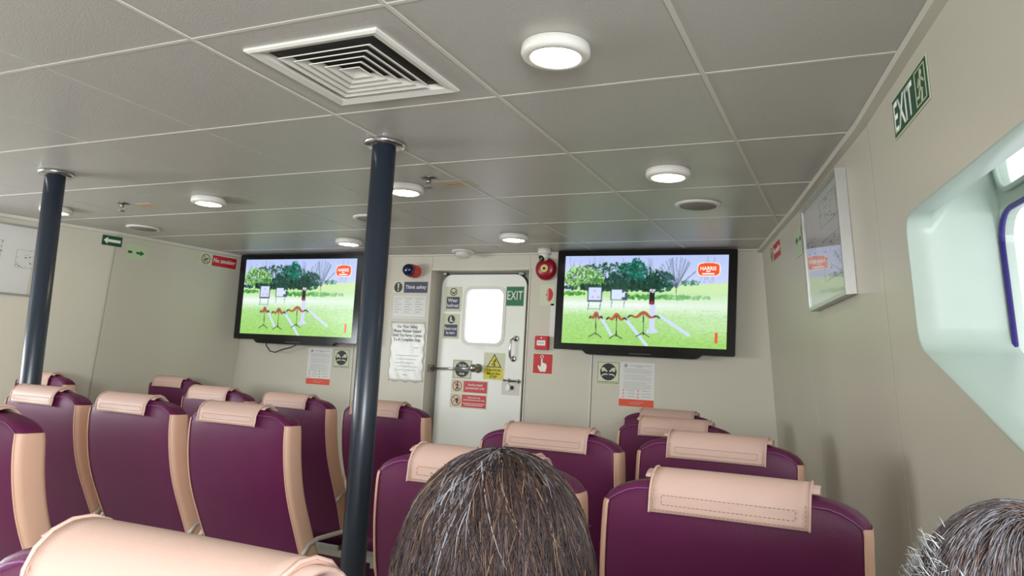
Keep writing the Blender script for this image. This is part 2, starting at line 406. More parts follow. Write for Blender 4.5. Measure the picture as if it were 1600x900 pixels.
def Dz(z): return (z - ZC) * 1.0213 + ZC
def ringplate(bm, outer, inner, z0, z1):
    L = [[bm.verts.new((x, y, z)) for x, y in P] for z in (z0, z1) for P in (outer, inner)]
    n = len(outer)
    for k in range(n):
        j = (k + 1) % n
        for A, B in ((L[0], L[1]), (L[2], L[3]), (L[0], L[2]), (L[1], L[3])): bm.faces.new((A[k], A[j], B[j], B[k]))
wcx, wcy = Dx(-2.3725), Dz(1.664); ww, wh = .30, .385
bm = bmesh.new(); ringplate(bm, rrect(0, dcy, dw, dh, .085), rrect(wcx, wcy, ww, wh, .05), 0, .03)
fin('door_leaf', bm, M_door, door)
bm = bmesh.new(); ringplate(bm, rrect(wcx, wcy, ww + .04, wh + .04, .065), rrect(wcx, wcy, ww - .004, wh - .004, .05), .028, .036)
dfr = fin('window_frame', bm, M_white, door)
plate('pane', [rrect(wcx, wcy, ww, wh, .05)], glass, dfr, .012, .014)
bm = bmesh.new(); pts = [(x, y, .006) for x, y in rrect(0, dcy, dw + .006, dh + .006, .09)]; tube(bm, pts + [pts[0]], .008, 6); fin('gasket', bm, M_dark, door, True)
# hinge clips at the top of the opening
for x in (Dx(-2.70), Dx(-2.10)):
    box('hinge', (x - .02, x + .02, lz1 - .004, lz1 + .012, .0, .045), M_steel, door, .003)
# closing bar with hub
bm = bmesh.new(); tube(bm, [(Dx(-2.735), Dz(1.284), .085), (Dx(-2.40), Dz(1.299), .085)], .0085, 10); fin('closing_bar', bm, M_chrome, door, True)
bm = bmesh.new(); lathe(bm, [(.032, 0), (.032, .012), (.022, .016), (.022, .05), (.026, .054), (.028, .08), (.022, .098), (.01, .102)], 24, Matrix.Translation((Dx(-2.39), Dz(1.302), .03)))
fin('bar_hub', bm, M_steel, door, True)
box('bar_keeper', (Dx(-2.765), Dx(-2.735), Dz(1.265), Dz(1.312), .03, .1), M_steel, door, .004)
# grab handle
hx = Dx(-2.135); bm = bmesh.new(); tube(bm, [(hx + .02, Dz(1.515), .03), (hx + .01, Dz(1.515), .06), (hx - .004, Dz(1.50), .07), (hx - .006, Dz(1.45), .072), (hx - .006, Dz(1.40), .07), (hx - .002, Dz(1.382), .06), (hx + .004, Dz(1.378), .03)], .008, 10)
hd = fin('grab_handle', bm, M_chrome, door, True)
for zz, xx in ((1.515, hx + .018), (1.378, hx + .006)):
    bm = bmesh.new(); lathe(bm, [(.021, 0), (.021, .006), (.014, .012)], 20, Matrix.Translation((xx, Dz(zz), .03))); fin('handle_rose', bm, M_chrome, hd, True)
# latch
lt = box('latch_plate', (Dx(-2.205), Dx(-2.075), Dz(1.135), Dz(1.24), .03, .032), M_trim, door)
bm = bmesh.new(); tube(bm, [(Dx(-2.19), Dz(1.232), .045), (Dx(-2.065), Dz(1.228), .045)], .007, 8); bbox(bm, Dx(-2.175), Dx(-2.15), Dz(1.218), Dz(1.246), .03, .05); bbox(bm, Dx(-2.10), Dx(-2.08), Dz(1.214), Dz(1.244), .03, .05); fin('latch_bolt', bm, M_steel, door)
bm = bmesh.new(); lathe(bm, [(.016, 0), (.016, .012)], 20, Matrix.Translation((Dx(-2.155), Dz(1.185), .032)) @ Matrix.Scale(1.5, 4, (0, 1, 0))); fin('key_escutcheon', bm, M_swhite, door)
bm = bmesh.new(); lathe(bm, [(.008, 0), (.008, .016)], 16, Matrix.Translation((Dx(-2.125), Dz(1.185), .032)) @ Matrix.Scale(1.7, 4, (0, 1, 0))); fin('lock_cylinder', bm, M_dark, door)
bm = bmesh.new(); bbox(bm, Dx(-2.44), Dx(-2.345), Dz(1.435), Dz(1.447), .03, .0315); bbox(bm, Dx(-2.40), Dx(-2.37), Dz(1.443), Dz(1.458), .03, .0318); fin('tape_residue', bm, M_swhite, door)

# ------------------------------------------------------------------ signs
def sign(name, label, cat, M, group=None): return empty(name, label, cat, group, M)
def on_door(x, z): return frame_mat((x * 1.0213, YD + .0 - .0005, Dz(z)), (1, 0, 0), (0, 0, 1))
T0, T1, T2, T3 = 0, .0012, .0018, .0026
s = sign('safety_sign', 'tall pale sign with blue panel reading Wear helmet, on the door beside its window', 'sign', on_door(-2.62, 1.779))
plate('plate', [rrect(0, 0, .137, .180, .004, 2)], M_glow, s, T0, T1); plate('blue_panel', [R4(-.053, .053, -.070, .016)], M_blue, s, T1, T2)
plate('pictogram', ring2(0, .052, .029, .006) + [circ(0, .05, .014, 16)] + [R4(-.018, .018, .048, .062)], M_sblack, s, T1, T2)
plate('pictogram', [circ(0, .057, .013, 16, .009)], M_glow, s, T2, T3)
text_mesh('Wear\nhelmet', M_swhite, 'lettering', s, 0, -.027, .096, .066, T2, bold=.02)
s = sign('safety_sign', 'tall pale sign with blue panel reading Boots must be worn, below the Wear helmet sign', 'sign', on_door(-2.625, 1.587))
plate('plate', [rrect(0, 0, .137, .180, .004, 2)], M_glow, s, T0, T1); plate('blue_panel', [R4(-.053, .053, -.074, .012)], M_blue, s, T1, T2)
plate('pictogram', [circ(0, .05, .03)], M_sblack, s, T1, T2); plate('pictogram', [[(-.012, .068), (.002, .070), (.004, .045), (.016, .038), (.016, .032), (-.012, .032)]], M_glow, s, T2, T3)
text_mesh('Boots must\nbe worn', M_swhite, 'lettering', s, 0, -.031, .098, .054, T2, bold=.02)
s = sign('exit_sign', 'green square EXIT sign on the upper right of the white door', 'sign', on_door(-2.142, 1.803))
plate('plate', [R4(-.07, .07, -.071, .071)], M_glow, s, T0, T1); plate('green_panel', [R4(-.066, .066, -.066, .066)], M_green, s, T1, T2)
text_mesh('EXIT', M_swhite, 'lettering', s, 0, .006, .118, .062, T2, bold=.012)
s = sign('safety_sign', 'square sign with black disc of white lettering behind the chrome closing bar', 'sign', on_door(-2.515, 1.290))
plate('plate', [R4(-.076, .076, -.067, .067)], M_glow, s, T0, T1); plate('border', stroke([(-.07, -.061), (.07, -.061), (.07, .061), (-.07, .061), (-.07, -.061)], .002), M_sblack, s, T1, T2)
plate('disc', [circ(0, 0, .057, 32, .055)], M_sblack, s, T1, T2); text_mesh('This door\nmust be closed\nat sea', M_swhite, 'lettering', s, 0, 0, .098, .078, T2, bold=.02)
s = sign('safety_sign', 'yellow caution sign with black figure in a triangle, right of the bar hub', 'sign', on_door(-2.271, 1.322))
plate('plate', [R4(-.081, .081, -.094, .094)], M_glow, s, T0, T1); plate('yellow_panel', [R4(-.074, .070, -.089, -.012)], M_yellow, s, T1, T2)
plate('triangle_border', [[(-.058, -.008), (.058, -.008), (0, .086)]], M_sblack, s, T1, T2); plate('triangle', [[(-.047, -.002), (.047, -.002), (0, .074)]], M_yellow, s, T2, T3)
plate('pictogram', [circ(.008, .045, .006, 12)] + stroke([(.006, .038), (-.002, .02), (.008, .01), (.0, .0)], .007) + stroke([(-.002, .02), (-.016, .01)], .006) + stroke([(-.014, .036), (.006, .036), (.018, .028)], .004), M_sblack, s, T3, T3 + .0006)
text_mesh('CAUTION', M_sblack, 'lettering', s, -.002, -.028, .110, .017, T2, bold=.02); text_mesh('Mind the\nSTEP', M_sblack, 'lettering', s, -.002, -.062, .10, .040, T2, bold=.02)
s = sign('safety_sign', 'red and white sign reading Authorised personnel only, below the black disc sign', 'sign', on_door(-2.45, 1.174))
plate('plate', [R4(-.146, .146, -.046, .046)], M_glow, s, T0, T1); plate('red_panel', [R4(-.046, .138, -.040, .038)], M_red, s, T1, T2)
text_mesh('Authorised\npersonnel only', M_swhite, 'lettering', s, .046, 0, .150, .046, T2, bold=.02)
plate('prohibition_ring', ring2(-.097, .0, .037, .006) + stroke([(-.122, .025), (-.072, -.025)], .005), M_red, s, T2, T3)
plate('pictogram', [circ(-.097, .024, .006, 12)] + stroke([(-.097, .016), (-.097, -.004), (-.107, -.026)], .008) + stroke([(-.097, -.004), (-.088, -.026)], .006) + stroke([(-.112, .002), (-.097, .014), (-.082, .002)], .005), M_sblack, s, T1, T2)
s = sign('safety_sign', 'lowest red sign on the door, reading Restricted area authorised personnel only', 'sign', on_door(-2.453, 1.075))
plate('plate', [R4(-.146, .146, -.050, .050)], M_glow, s, T0, T1); plate('red_panel', [R4(-.052, .138, -.043, .043)], M_red, s, T1, T2)
text_mesh('Restricted area\nauthorised personnel only', M_swhite, 'lettering', s, .044, .016, .168, .034, T2, bold=.02)
plate('small_print', [R4(-.045, .13, -.018, -.014), R4(-.03, .115, -.030, -.026)], M_swhite, s, T2, T3)
plate('prohibition_ring', ring2(-.099, 0, .038, .006) + stroke([(-.125, .026), (-.073, -.026)], .005), M_red, s, T2, T3)
plate('pictogram', [circ(-.09, .004, .014, 12), R4(-.098, -.082, -.02, -.006)] + stroke([(-.122, -.012), (-.108, -.002)], .004), M_sblack, s, T1, T2)

# front wall, left of the door
s = sign('safety_sign', 'blue Think safety sign with black exclamation disc, left of the door', 'sign', at_front(-2.985, 1.862))
plate('plate', [R4(-.148, -.052, -.043, .043)], M_glow, s, T0, T1); plate('blue_panel', [R4(-.050, .148, -.040, .040)], M_blue, s, T0, T2)
plate('disc', [circ(-.100, 0, .035, 28, .037)], M_sblack, s, T1, T2); plate('exclamation', [[(-.108, .028), (-.092, .028), (-.096, -.012), (-.104, -.012)], circ(-.1, -.022, .006, 12)], M_glow, s, T2, T3)
text_mesh('Think safety', M_swhite, 'lettering', s, .05, -.002, .178, .036, T2, bold=.02)
s = sign('timetable_sheet', 'grey printed table sheet under the Think safety sign', 'paper', at_front(-2.98, 1.716))
plate('sheet', [R4(-.137, .137, -.082, .082)], M_paper, s, T0, T1)
lines = [R4(-.132, .132, .070, .073), R4(-.132, .132, -.074, -.071)] + [R4(-.13 + c * .09, -.07 + c * .09 - .02 * (r % 2), .058 - r * .019, .062 - r * .019) for r in range(6) for c in range(3)] + [R4(-.132, .132, .052 - r * .019, .053 - r * .019) for r in range(6)]
plate('print_lines', lines, M_ink2, s, T1, T1 + .0004)
s = sign('notice_sheet', 'crinkled plastic-covered notice asking passengers to remain seated, left of the door', 'paper', at_front(-2.975, 1.395))
bm = bmesh.new(); n = 24
g = [[bm.verts.new((-.145 + .29 * i / n + .006 * math.sin(j * 1.3) * (abs(i / n - .5) > .4), -.215 + .43 * j / n + (.006 * math.sin(i * .9) if j == 0 else 0), .003 + .0012 * math.sin(i * .8 + j * .25) * math.sin(j * .4 + i * .15) + .0006 * random.random())) for i in range(n + 1)] for j in range(n + 1)]
for j in range(n):
    for i in range(n): bm.faces.new((g[j][i], g[j][i + 1], g[j + 1][i + 1], g[j + 1][i]))
o = fin('plastic_sleeve', bm, M_plastic, s, True); md = o.modifiers.new('th', 'SOLIDIFY'); md.thickness = .0008
text_mesh('For Your Safety\nPlease Remain Seated\nUntil The Ferry Comes\nTo A Complete Stop', M_ink, 'lettering', s, -.004, .13, .25, .125, .0062)
plate('print_lines', [R4(.06, .095, .028, .032)] + [R4(-.09 + .012 * (k % 2), .10 - .015 * (k % 3), -.03 - k * .026, -.027 - k * .026) for k in range(5)] + [R4(-.02, .02, -.168, -.164)], M_ink2, s, .006, .0066)

# beacon
s = sign('alarm_beacon', 'red wall beacon with dark blue dome above the Think safety sign', 'beacon', at_front(-2.945, 1.975))
bm = bmesh.new(); lathe(bm, [(.046, 0), (.048, .01), (.048, .075), (.045, .082)], 32); fin('base', bm, M_beacon, s, True)
bm = bmesh.new(); lathe(bm, [(.044, .082), (.045, .088), (.044, .105), (.036, .124), (.020, .134), (.002, .136)], 32); fin('dome', bm, M_navy, s, True)
# bell
s = sign('fire_bell', 'round dark red fire alarm bell beside the right television', 'alarm bell', at_front(-1.915, 1.985))
bm = bmesh.new(); lathe(bm, [(.06, 0), (.06, .012), (.074, .016), (.076, .024), (.07, .04), (.052, .052), (.032, .056), (.01, .058)], 36); fin('gong', bm, M_dred, s, True)
bm = bmesh.new(); lathe(bm, [(.026, .056), (.026, .060)], 28); fin('centre_label', bm, mat('bell_label', (222, 200, 120), .5, noise=.03), s)
bm = bmesh.new(); lathe(bm, [(.008, .06), (.008, .066), (.004, .07)], 14); fin('bolt', bm, M_dark, s)
# right of the door
s = sign('fire_sign', 'small pale sign with a red half disc, below the fire bell', 'sign', at_front(-1.905, 1.815))
plate('plate', [R4(-.055, .05, -.072, .07)], M_glow, s, T0, T1); plate('red_half_disc', [[(.006 + .034 * math.sin(a), .045 * math.cos(a)) for a in [PI * k / 14 for k in range(15)]]], M_red, s, T1, T2)
plate('pictogram', [R4(-.012, .0, -.004, .004)] + stroke([(-.002, .035), (-.002, -.035)], .003), M_red, s, T1, T2)
s = sign('notice_sheet', 'white paper half hidden behind the right television', 'paper', at_front(-1.838, 1.655))
plate('sheet', [R4(-.04, .09, -.12, .10)], M_paper, s, T0, T1); plate('print_lines', [R4(-.004, .05, .05 - k * .03, .054 - k * .03) for k in range(5)], M_ink, s, T1, T2)
s = sign('call_point', 'small red fire call point box right of the door', 'call point', at_front(-1.92, 1.492))
box('housing', (-.048, .048, -.046, .046, 0, .035), M_red, s, .005); box('press_window', (-.03, .03, -.018, .016, .035, .037), M_swhite, s)
plate('press_marks', [circ(-.014, -.001, .004, 10), circ(0, -.001, .004, 10), circ(.014, -.001, .004, 10)], M_sblack, s, .037, .0376)
plate('keyhole', [circ(0, .032, .005, 12)], M_swhite, s, .035, .0362)
s = sign('fire_sign', 'red square sign with a white pressing hand, below the call point', 'sign', at_front(-1.915, 1.355))
plate('plate', [R4(-.076, .076, -.072, .072)], M_glow, s, T0, T1); plate('red_panel', [R4(-.068, .068, -.064, .064)], M_red, s, T1, T2)
plate('pictogram', [round_poly([(-.012, .0), (-.012, .040), (-.001, .040), (-.001, .008), (.026, .0), (.03, -.02), (.022, -.052), (-.016, -.052), (-.032, -.028), (-.034, -.012), (-.028, -.010), (-.014, -.024)], .003, 2)] + ring2(-.0065, .046, .012, .004, 16), M_swhite, s, T2, T3)
# life-jacket signs and posters under the televisions
def jacket(label, x, z):
    s = sign('safety_sign', label, 'sign', at_front(x, z))
    plate('plate', [R4(-.078, .078, -.073, .073)], M_glow, s, T0, T1)
    plate('border', stroke([(-.07, -.066), (.07, -.066), (.07, .066), (-.07, .066), (-.07, -.066)], .0025), M_sblack, s, T1, T2)
    plate('disc', [circ(0, .006, .054, 32)], M_sblack, s, T1, T2)
    plate('pictogram', [round_poly([(-.046, .032), (-.028, .034), (-.004, .010), (-.012, .004), (-.024, .014), (-.036, .006), (-.044, .008)], .003, 2), round_poly([(.046, .032), (.028, .034), (.004, .010), (.012, .004), (.024, .014), (.036, .006), (.044, .008)], .003, 2),
        [(-.044, -.016), (-.030, -.006), (-.004, -.006), (-.004, -.013), (-.028, -.014), (-.040, -.022)], [(.044, -.016), (.030, -.006), (.004, -.006), (.004, -.013), (.028, -.014), (.040, -.022)]], M_glow, s, T2, T3)
    plate('caption_marks', [R4(-.06 + k * .018, -.048 + k * .018, -.060, -.055) for k in range(7)], M_sblack, s, T1, T2)
jacket('black disc sign with pale hands symbol, under the right television', -1.462, 1.318)
jacket('black disc sign with pale hands symbol, under the left television beside the dark pole', -3.545, 1.320)
def poster(label, x, z, w_, h_, red=False):
    s = sign('notice_poster', label, 'poster', at_front(x, z)); a, b = w_ / 2, h_ / 2
    plate('sheet', [R4(-a, a, -b + .045, b)], M_paper, s, T0, T1); plate('orange_footer', [R4(-a - .002, a - .002, -b, -b + .044)], M_orange, s, T0, T1)
    plate('footer_text', [R4(-a * .4, a * .4, -b + .024, -b + .027), R4(-a * .4, a * .2, -b + .014, -b + .017)], M_cream, s, T1, T2)
    P = [R4(-a * .45, a * .8, b - .022, b - .019), R4(-a * .05, a * .3, b - .029, b - .026)]
    yy = b - .042
    for k in range(16):
        if k in (4, 9): yy -= .006
        P.append(R4(-a * .78, a * (.82 - .3 * ((k * 7) % 5 == 0)), yy - .0018, yy)); yy -= .0075
    for k in range(3): P += [R4(-a * .55, -a * .1, yy - .004 - k * .018, yy - .001 - k * .018), R4(a * .28, a * .8, yy - .004 - k * .018, yy - .001 - k * .018)]
    plate('print_lines', P, M_ink2, s, T1, T2)
    plate('emblem', ring2(-a * .68, b - .022, .011, .004, 16) + [circ(-a * .68, b - .022, .004, 10)], M_ink, s, T1, T2)
    for u in (-a * .78, a * .08): plate('icon_column', [circ(u, yy - .003 - k * .02, .006, 10) for k in range(3)], mat('icon_pink', (214, 150, 140), .5, noise=.02), s, T1, T2)
poster('printed notice with an orange-red footer, under the right television', -1.273, 1.254, .222, .275)
poster('printed notice with an orange-red footer, under the left television', -3.747, 1.254, .222, .275)

# side wall frames of reference
def at_right(y, z):
    o = RW(y, z, -.001); u = RW(y - .1, z) - RW(y + .1, z); v = RW(y, z + .1) - RW(y, z - .1); return frame_mat(o, u, v)
def at_left(y, z):
    o = LW(y, z, -.001); u = LW(y + .1, z) - LW(y - .1, z); v = LW(y, z + .1) - LW(y, z - .1); return frame_mat(o, u, v)
s = sign('exit_sign', 'green EXIT sign with running figure, high on the right wall near the window', 'sign', at_right(1.996, 1.989))
plate('plate', [R4(-.155, .155, -.053, .053)], M_glow, s, T0, T1); plate('green_panel', [R4(-.15, .15, -.048, .048)], M_dgreen, s, T1, T2)
text_mesh('EXIT', M_swhite, 'lettering', s, -.055, 0, .175, .078, T2, bold=.015)
plate('pictogram', stroke([(.058, -.040), (.058, .040), (.135, .040), (.135, -.040), (.058, -.040)], .003) + [circ(.105, .028, .008, 12)] + stroke([(.1, .018), (.092, -.004), (.108, -.014), (.1, -.034)], .009) + stroke([(.092, -.004), (.082, -.022), (.068, -.022)], .007) + stroke([(.08, .002), (.088, .016), (.11, .012), (.122, .004)], .006), M_glow, s, T2, T3)
def nosmoke(label, M):
    s = sign('no_smoking_sign', label, 'sign', M)
    plate('plate', [R4(-.17, .17, -.046, .046)], M_glow, s, T0, T1); plate('red_panel', [R4(-.055, .165, -.041, .041)], M_red, s, T1, T2)
    text_mesh('No smoking', M_swhite, 'lettering', s, .055, 0, .195, .045, T2, bold=.02)
    plate('pictogram', stroke([(-.128, -.008), (-.095, .006)], .009) + [circ(-.118, -.020, .006, 10)], M_sblack, s, T1, T2)
    plate('prohibition_ring', ring2(-.112, 0, .039, .006) + stroke([(-.138, .027), (-.086, -.027)], .005), mat('ring_brown', (140, 90, 60), .5, noise=.02), s, T2, T3)
nosmoke('red and white No smoking sign on the right wall at the front corner', at_right(4.26, 2.008))
nosmoke('red and white No smoking sign on the left wall beside the left television', at_left(4.385, 2.022))
def arrowsign(label, M):
    s = sign('arrow_sign', label, 'sign', M)
    plate('plate', [R4(-.066, .066, -.034, .034)], M_dgreen, s, T0, T1)
    plate('arrow', [[(-.056, 0), (-.030, .024), (-.030, .010), (.056, .010), (.056, -.010), (-.030, -.010), (-.030, -.024)]], M_swhite, s, T1, T2)
def dashsign(label, M, sx, tall):
    s = sign('arrow_sign', label, 'sign', M)
    plate('plate', [R4(-.075, .075, -.055 - tall, .055)], M_pgreen, s, T0, T1)
    plate('arrow', [R4(*sorted((sx * -.062, sx * -.03)), -.009, .009), [(sx * -.0, -.008), (sx * .03, -.008), (sx * .03, -.020), (sx * .06, 0), (sx * .03, .020), (sx * .03, .008), (sx * 0, .008)]], M_green, s, T1, T2)
arrowsign('dark green sign with a white arrow, on the left wall left of the seam', at_left(3.545, 2.033))
dashsign('pale green sign with a dashed green arrow, on the left wall right of the seam', at_left(3.725, 1.98), 1, 0)
arrowsign('dark green arrow sign on the right wall beside the framed plan', at_right(3.465, 2.010))
dashsign('pale green dashed arrow sign on the right wall, left of the dark arrow sign', at_right(3.655, 1.958), -1, .02)

def plan(label, M, w_, h_, depth, seed, marks):
    r = random.Random(seed); s = sign('framed_plan', label, 'framed plan', M); a, b = w_ / 2, h_ / 2
    plate('sheet', [R4(-a + .01, a - .01, -b + .01, b - .01)], M_paper, s, 0, depth * .6)
    for q in (R4(-a, a, b - .014, b), R4(-a, a, -b, -b + .014), R4(-a, -a + .014, -b + .014, b - .014), R4(a - .014, a, -b + .014, b - .014)):
        plate('frame_rail', [q], M_frame, s, 0, depth)
    P = []
    for (u0, u1, v0, v1, n) in marks:
        P += stroke([(u0 * a, v0 * b), (u1 * a, v0 * b), (u1 * a, v1 * b), (u0 * a, v1 * b), (u0 * a, v0 * b)], .0015)
        for k in range(n):
            u = r.uniform(u0, u1) * a; v = r.uniform(v0, v1) * b; l = r.uniform(.004, .018)
            P.append(R4(u, u + l, v, v + r.choice((.0015, .003, .007))))
    plate('drawing', P, mat('plan_ink', (122, 118, 124), .6, noise=.05), s, depth * .6, depth * .6 + .0005)
    plate('cover_glass', [R4(-a + .012, a - .012, -b + .012, b - .012)], fglass, s, depth * .85, depth * .85 + .001)
    return s
plan('aluminium framed deck plan hanging on the right wall before the window', at_right(3.055, 1.82), .66, .43, .035, 3, [(-.9, -.5, -.2, .3, 20), (-.1, .75, .35, .8, 40), (-.1, .8, -.6, .1, 50)])
plan('large aluminium framed deck plan on the left wall behind the dark pole', at_left(2.78, 1.825), 1.16, .45, .025, 5, [(-.4, .05, -.3, .3, 45), (.1, .3, -.1, .5, 26), (.45, .85, -.2, .3, 45), (-.9, -.7, .7, .8, 5)])

# ------------------------------------------------------------------ television picture (painted, then shown by an emitting screen)
def paint():
    W, H = 320, 180; yy, xx = np.mgrid[0:H, 0:W]; u = xx / W; v = yy / H
    im = np.zeros((H, W, 3))
    def c(*a): return np.array(a, float)
    im[:] = c(196, 208, 246); im += (v[..., None] - .2) * c(60, 40, 5)
    # far hill and trees
    hill = (v > .30 + .1 * (1 - u)) ; im[hill] = c(206, 236, 176)
    def blob(cx, cy, rx, ry, col, n, jit=.5, rs=(1.2, 3.5)):
        for _ in range(n):
            a = rng.uniform(0, 2 * PI); r = rng.uniform(0, 1) ** .5
            x = (cx + rx * r * math.cos(a)) * W; y = (cy + ry * r * math.sin(a)) * H; s = rng.uniform(*rs); f = rng.uniform(1 - jit, 1 + jit)
            x0, x1, y0, y1 = int(max(0, x - s - 1)), int(min(W, x + s + 2)), int(max(0, y - s - 1)), int(min(H, y + s + 2))
            if x1 <= x0 or y1 <= y0: continue
            sub = (xx[y0:y1, x0:x1] - x) ** 2 + (yy[y0:y1, x0:x1] - y) ** 2 < s * s
            im[y0:y1, x0:x1][sub] = np.clip(c(*col) * f, 0, 255)
    def line(x0, y0, x1, y1, col, wd=1.0, al=1.0):
        n = int(max(abs(x1 - x0) * W, abs(y1 - y0) * H) * 2) + 2
        for t in np.linspace(0, 1, n):
            x = (x0 + (x1 - x0) * t) * W; y = (y0 + (y1 - y0) * t) * H
            a0, a1, b0, b1 = int(max(0, x - wd)), int(min(W, x + wd + 1)), int(max(0, y - wd)), int(min(H, y + wd + 1))
            m = (xx[b0:b1, a0:a1] - x) ** 2 + (yy[b0:b1, a0:a1] - y) ** 2 <= wd * wd
            im[b0:b1, a0:a1][m] = im[b0:b1, a0:a1][m] * (1 - al) + c(*col) * al
    for k in range(46):                                                   # bare branches
        x = rng.uniform(.02, .98); line(x, .30, x + rng.uniform(-.06, .06), rng.uniform(.0, .12), (130, 140, 175), .5, .6)
    blob(.32, .24, .30, .16, (42, 84, 70), 700, .5, (.8, 2.6)); blob(.12, .25, .13, .14, (120, 176, 84), 520, .5, (.8, 2.2)); blob(.22, .33, .12, .07, (78, 140, 66), 260, .5, (.8, 2.2))
    blob(.40, .20, .06, .13, (40, 110, 95), 150); blob(.46, .20, .05, .17, (20, 100, 85), 200); blob(.36, .3, .10, .1, (25, 70, 60), 220); blob(.60, .29, .09, .11, (25, 75, 60), 260); blob(.52, .33, .1, .07, (15, 60, 50), 200)
    blob(.3, .36, .3, .04, (20, 60, 45), 240); blob(.78, .30, .06, .03, (60, 120, 90), 70, rs=(.8, 1.6))
    for k in range(26):
        a = rng.uniform(-1.1, 1.1); line(.70, .36, .70 + .13 * math.sin(a), .36 - .34 * math.cos(a), (90, 110, 130), .5, .7)
    line(.70, .44, .70, .25, (60, 50, 60), .9)
    # field
    f = v > .415; im[f] = (c(160, 214, 112) + (1 - np.clip((v - .62) / .3, 0, 1))[..., None] * c(18, 12, 34))[f]
    im[f] += (np.clip(1 - np.abs(v - .55) / .13, 0, 1)[..., None] * c(62, 22, 100))[f]
    im[f] += rng.normal(0, 7, (H, W, 1))[f]; 
    blob(.62, .46, .28, .02, (70, 150, 60), 160, .25); blob(.06, .43, .08, .02, (80, 160, 50), 60, .25)
    k_ = .55 * np.clip((u - .45) / .4, 0, 1)[..., None] * f[..., None] * np.clip((.95 - v) / .2, 0, 1)[..., None]; im = im * (1 - k_) + c(214, 240, 206) * k_
    for _ in range(2600):
        x, y = rng.uniform(0, 1), rng.uniform(.6, 1); t_ = rng.uniform(-.10, .06); x0, y0 = int(x * W), int(y * H); im[y0:y0 + 1, x0:x0 + int(rng.integers(2, 7))] *= 1 + t_
    # target boards
    def quad(x0, x1, y0, y1, col): im[int(y0 * H):int(y1 * H), int(x0 * W):int(x1 * W)] = c(*col)
    quad(.158, .252, .36, .525, (60, 66, 90)); quad(.164, .246, .365, .51, (205, 222, 250))
    for (x, y) in ((.2, .40), (.19, .47), (.225, .47)): blob(x, y, .006, .012, (230, 170, 200), 18, .1, (.8, 1.4))
    for x in (.165, .24): line(x, .52, x - .002, .61, (70, 110, 140), .6)
    line(.16, .6, .245, .6, (90, 140, 150), .5)
    quad(.305, .385, .38, .505, (60, 66, 90)); quad(.312, .378, .385, .495, (215, 228, 250)); quad(.375, .41, .42, .505, (70, 80, 110)); quad(.372, .395, .42, .47, (215, 228, 250))
    for x in (.312, .39): line(x, .5, x - .003, .58, (90, 130, 150), .6)
    # quiver stand and white runs on the grass
    for a, b in (((.235, .66), (.315, .88)), ((.40, .70), (.535, .985)), ((.61, .66), (.78, .86))): line(*a, *b, (208, 222, 250), 3.0)
    quad(.552, .583, .54, .83, (208, 216, 248)); blob(.567, .83, .03, .012, (208, 216, 248), 30, .05)
    quad(.545, .575, .38, .54, (26, 24, 34)); blob(.56, .39, .018, .02, (230, 230, 240), 24, .2, (.8, 1.5)); quad(.55, .57, .51, .545, (170, 40, 40))
    # bows on stands
    for (x, y, s_) in ((.215, .67, .04), (.345, .68, .062), (.51, .65, .095)):
        for t in np.linspace(-1, 1, 60):
            px_ = x + s_ * t; py = y + .05 * t * t - (.02 * math.cos(t * 7)); col = (176, 92, 62) if abs(t) < .7 else (50, 48, 56)
            line(px_, py, px_ + .002, py, col, 2.6 * (1.15 - abs(t) * .8) + .3)
        line(x, y, x + .004, y + .22, (30, 34, 36), .7)
        for d in (-.04, .04): line(x, y + .2, x + d, y + .245, (30, 34, 36), .7)
    # orange badge and bar
    m = ((u - .885) / .066) ** 4 + ((v - .155) / .075) ** 4 < 1; im[m] = c(250, 250, 250)
    m = ((u - .885) / .061) ** 4 + ((v - .155) / .067) ** 4 < 1; im[m] = c(240, 88, 30)
    quad(.932, .948, .83, .94, (236, 84, 50))
    sm = im.copy(); sm[1:-1, 1:-1] = (im[1:-1, 1:-1] * 3 + im[:-2, 1:-1] + im[2:, 1:-1] + im[1:-1, :-2] + im[1:-1, 2:]) / 7
    return np.clip(sm, 0, 255)
IMG = paint(); H_, W_ = IMG.shape[:2]
def screen_mesh(w_, h_):
    xs = np.linspace(-w_ / 2, w_ / 2, W_); ys = np.linspace(h_ / 2, -h_ / 2, H_); X, Y = np.meshgrid(xs, ys)
    V = np.stack([X.ravel(), Y.ravel(), np.zeros(X.size)], 1); idx = np.arange(W_ * H_).reshape(H_, W_)
    F = np.stack([idx[1:, :-1].ravel(), idx[1:, 1:].ravel(), idx[:-1, 1:].ravel(), idx[:-1, :-1].ravel()], 1)
    me = bpy.data.meshes.new('screen'); me.from_pydata(V.tolist(), [], F.tolist())
    at = me.color_attributes.new('picture', 'FLOAT_COLOR', 'POINT')
    c_ = IMG.reshape(-1, 3) / 255; c_ = np.where(c_ <= .04045, c_ / 12.92, ((c_ + .055) / 1.055) ** 2.4)
    at.data.foreach_set('color', np.hstack([c_, np.ones((len(c_), 1))]).astype(np.float32).ravel()); me.materials.append(emis('screen_picture', (255, 255, 255), .42, 'picture')); return me
E_wh = emis('badge_white', (255, 255, 255), .42)
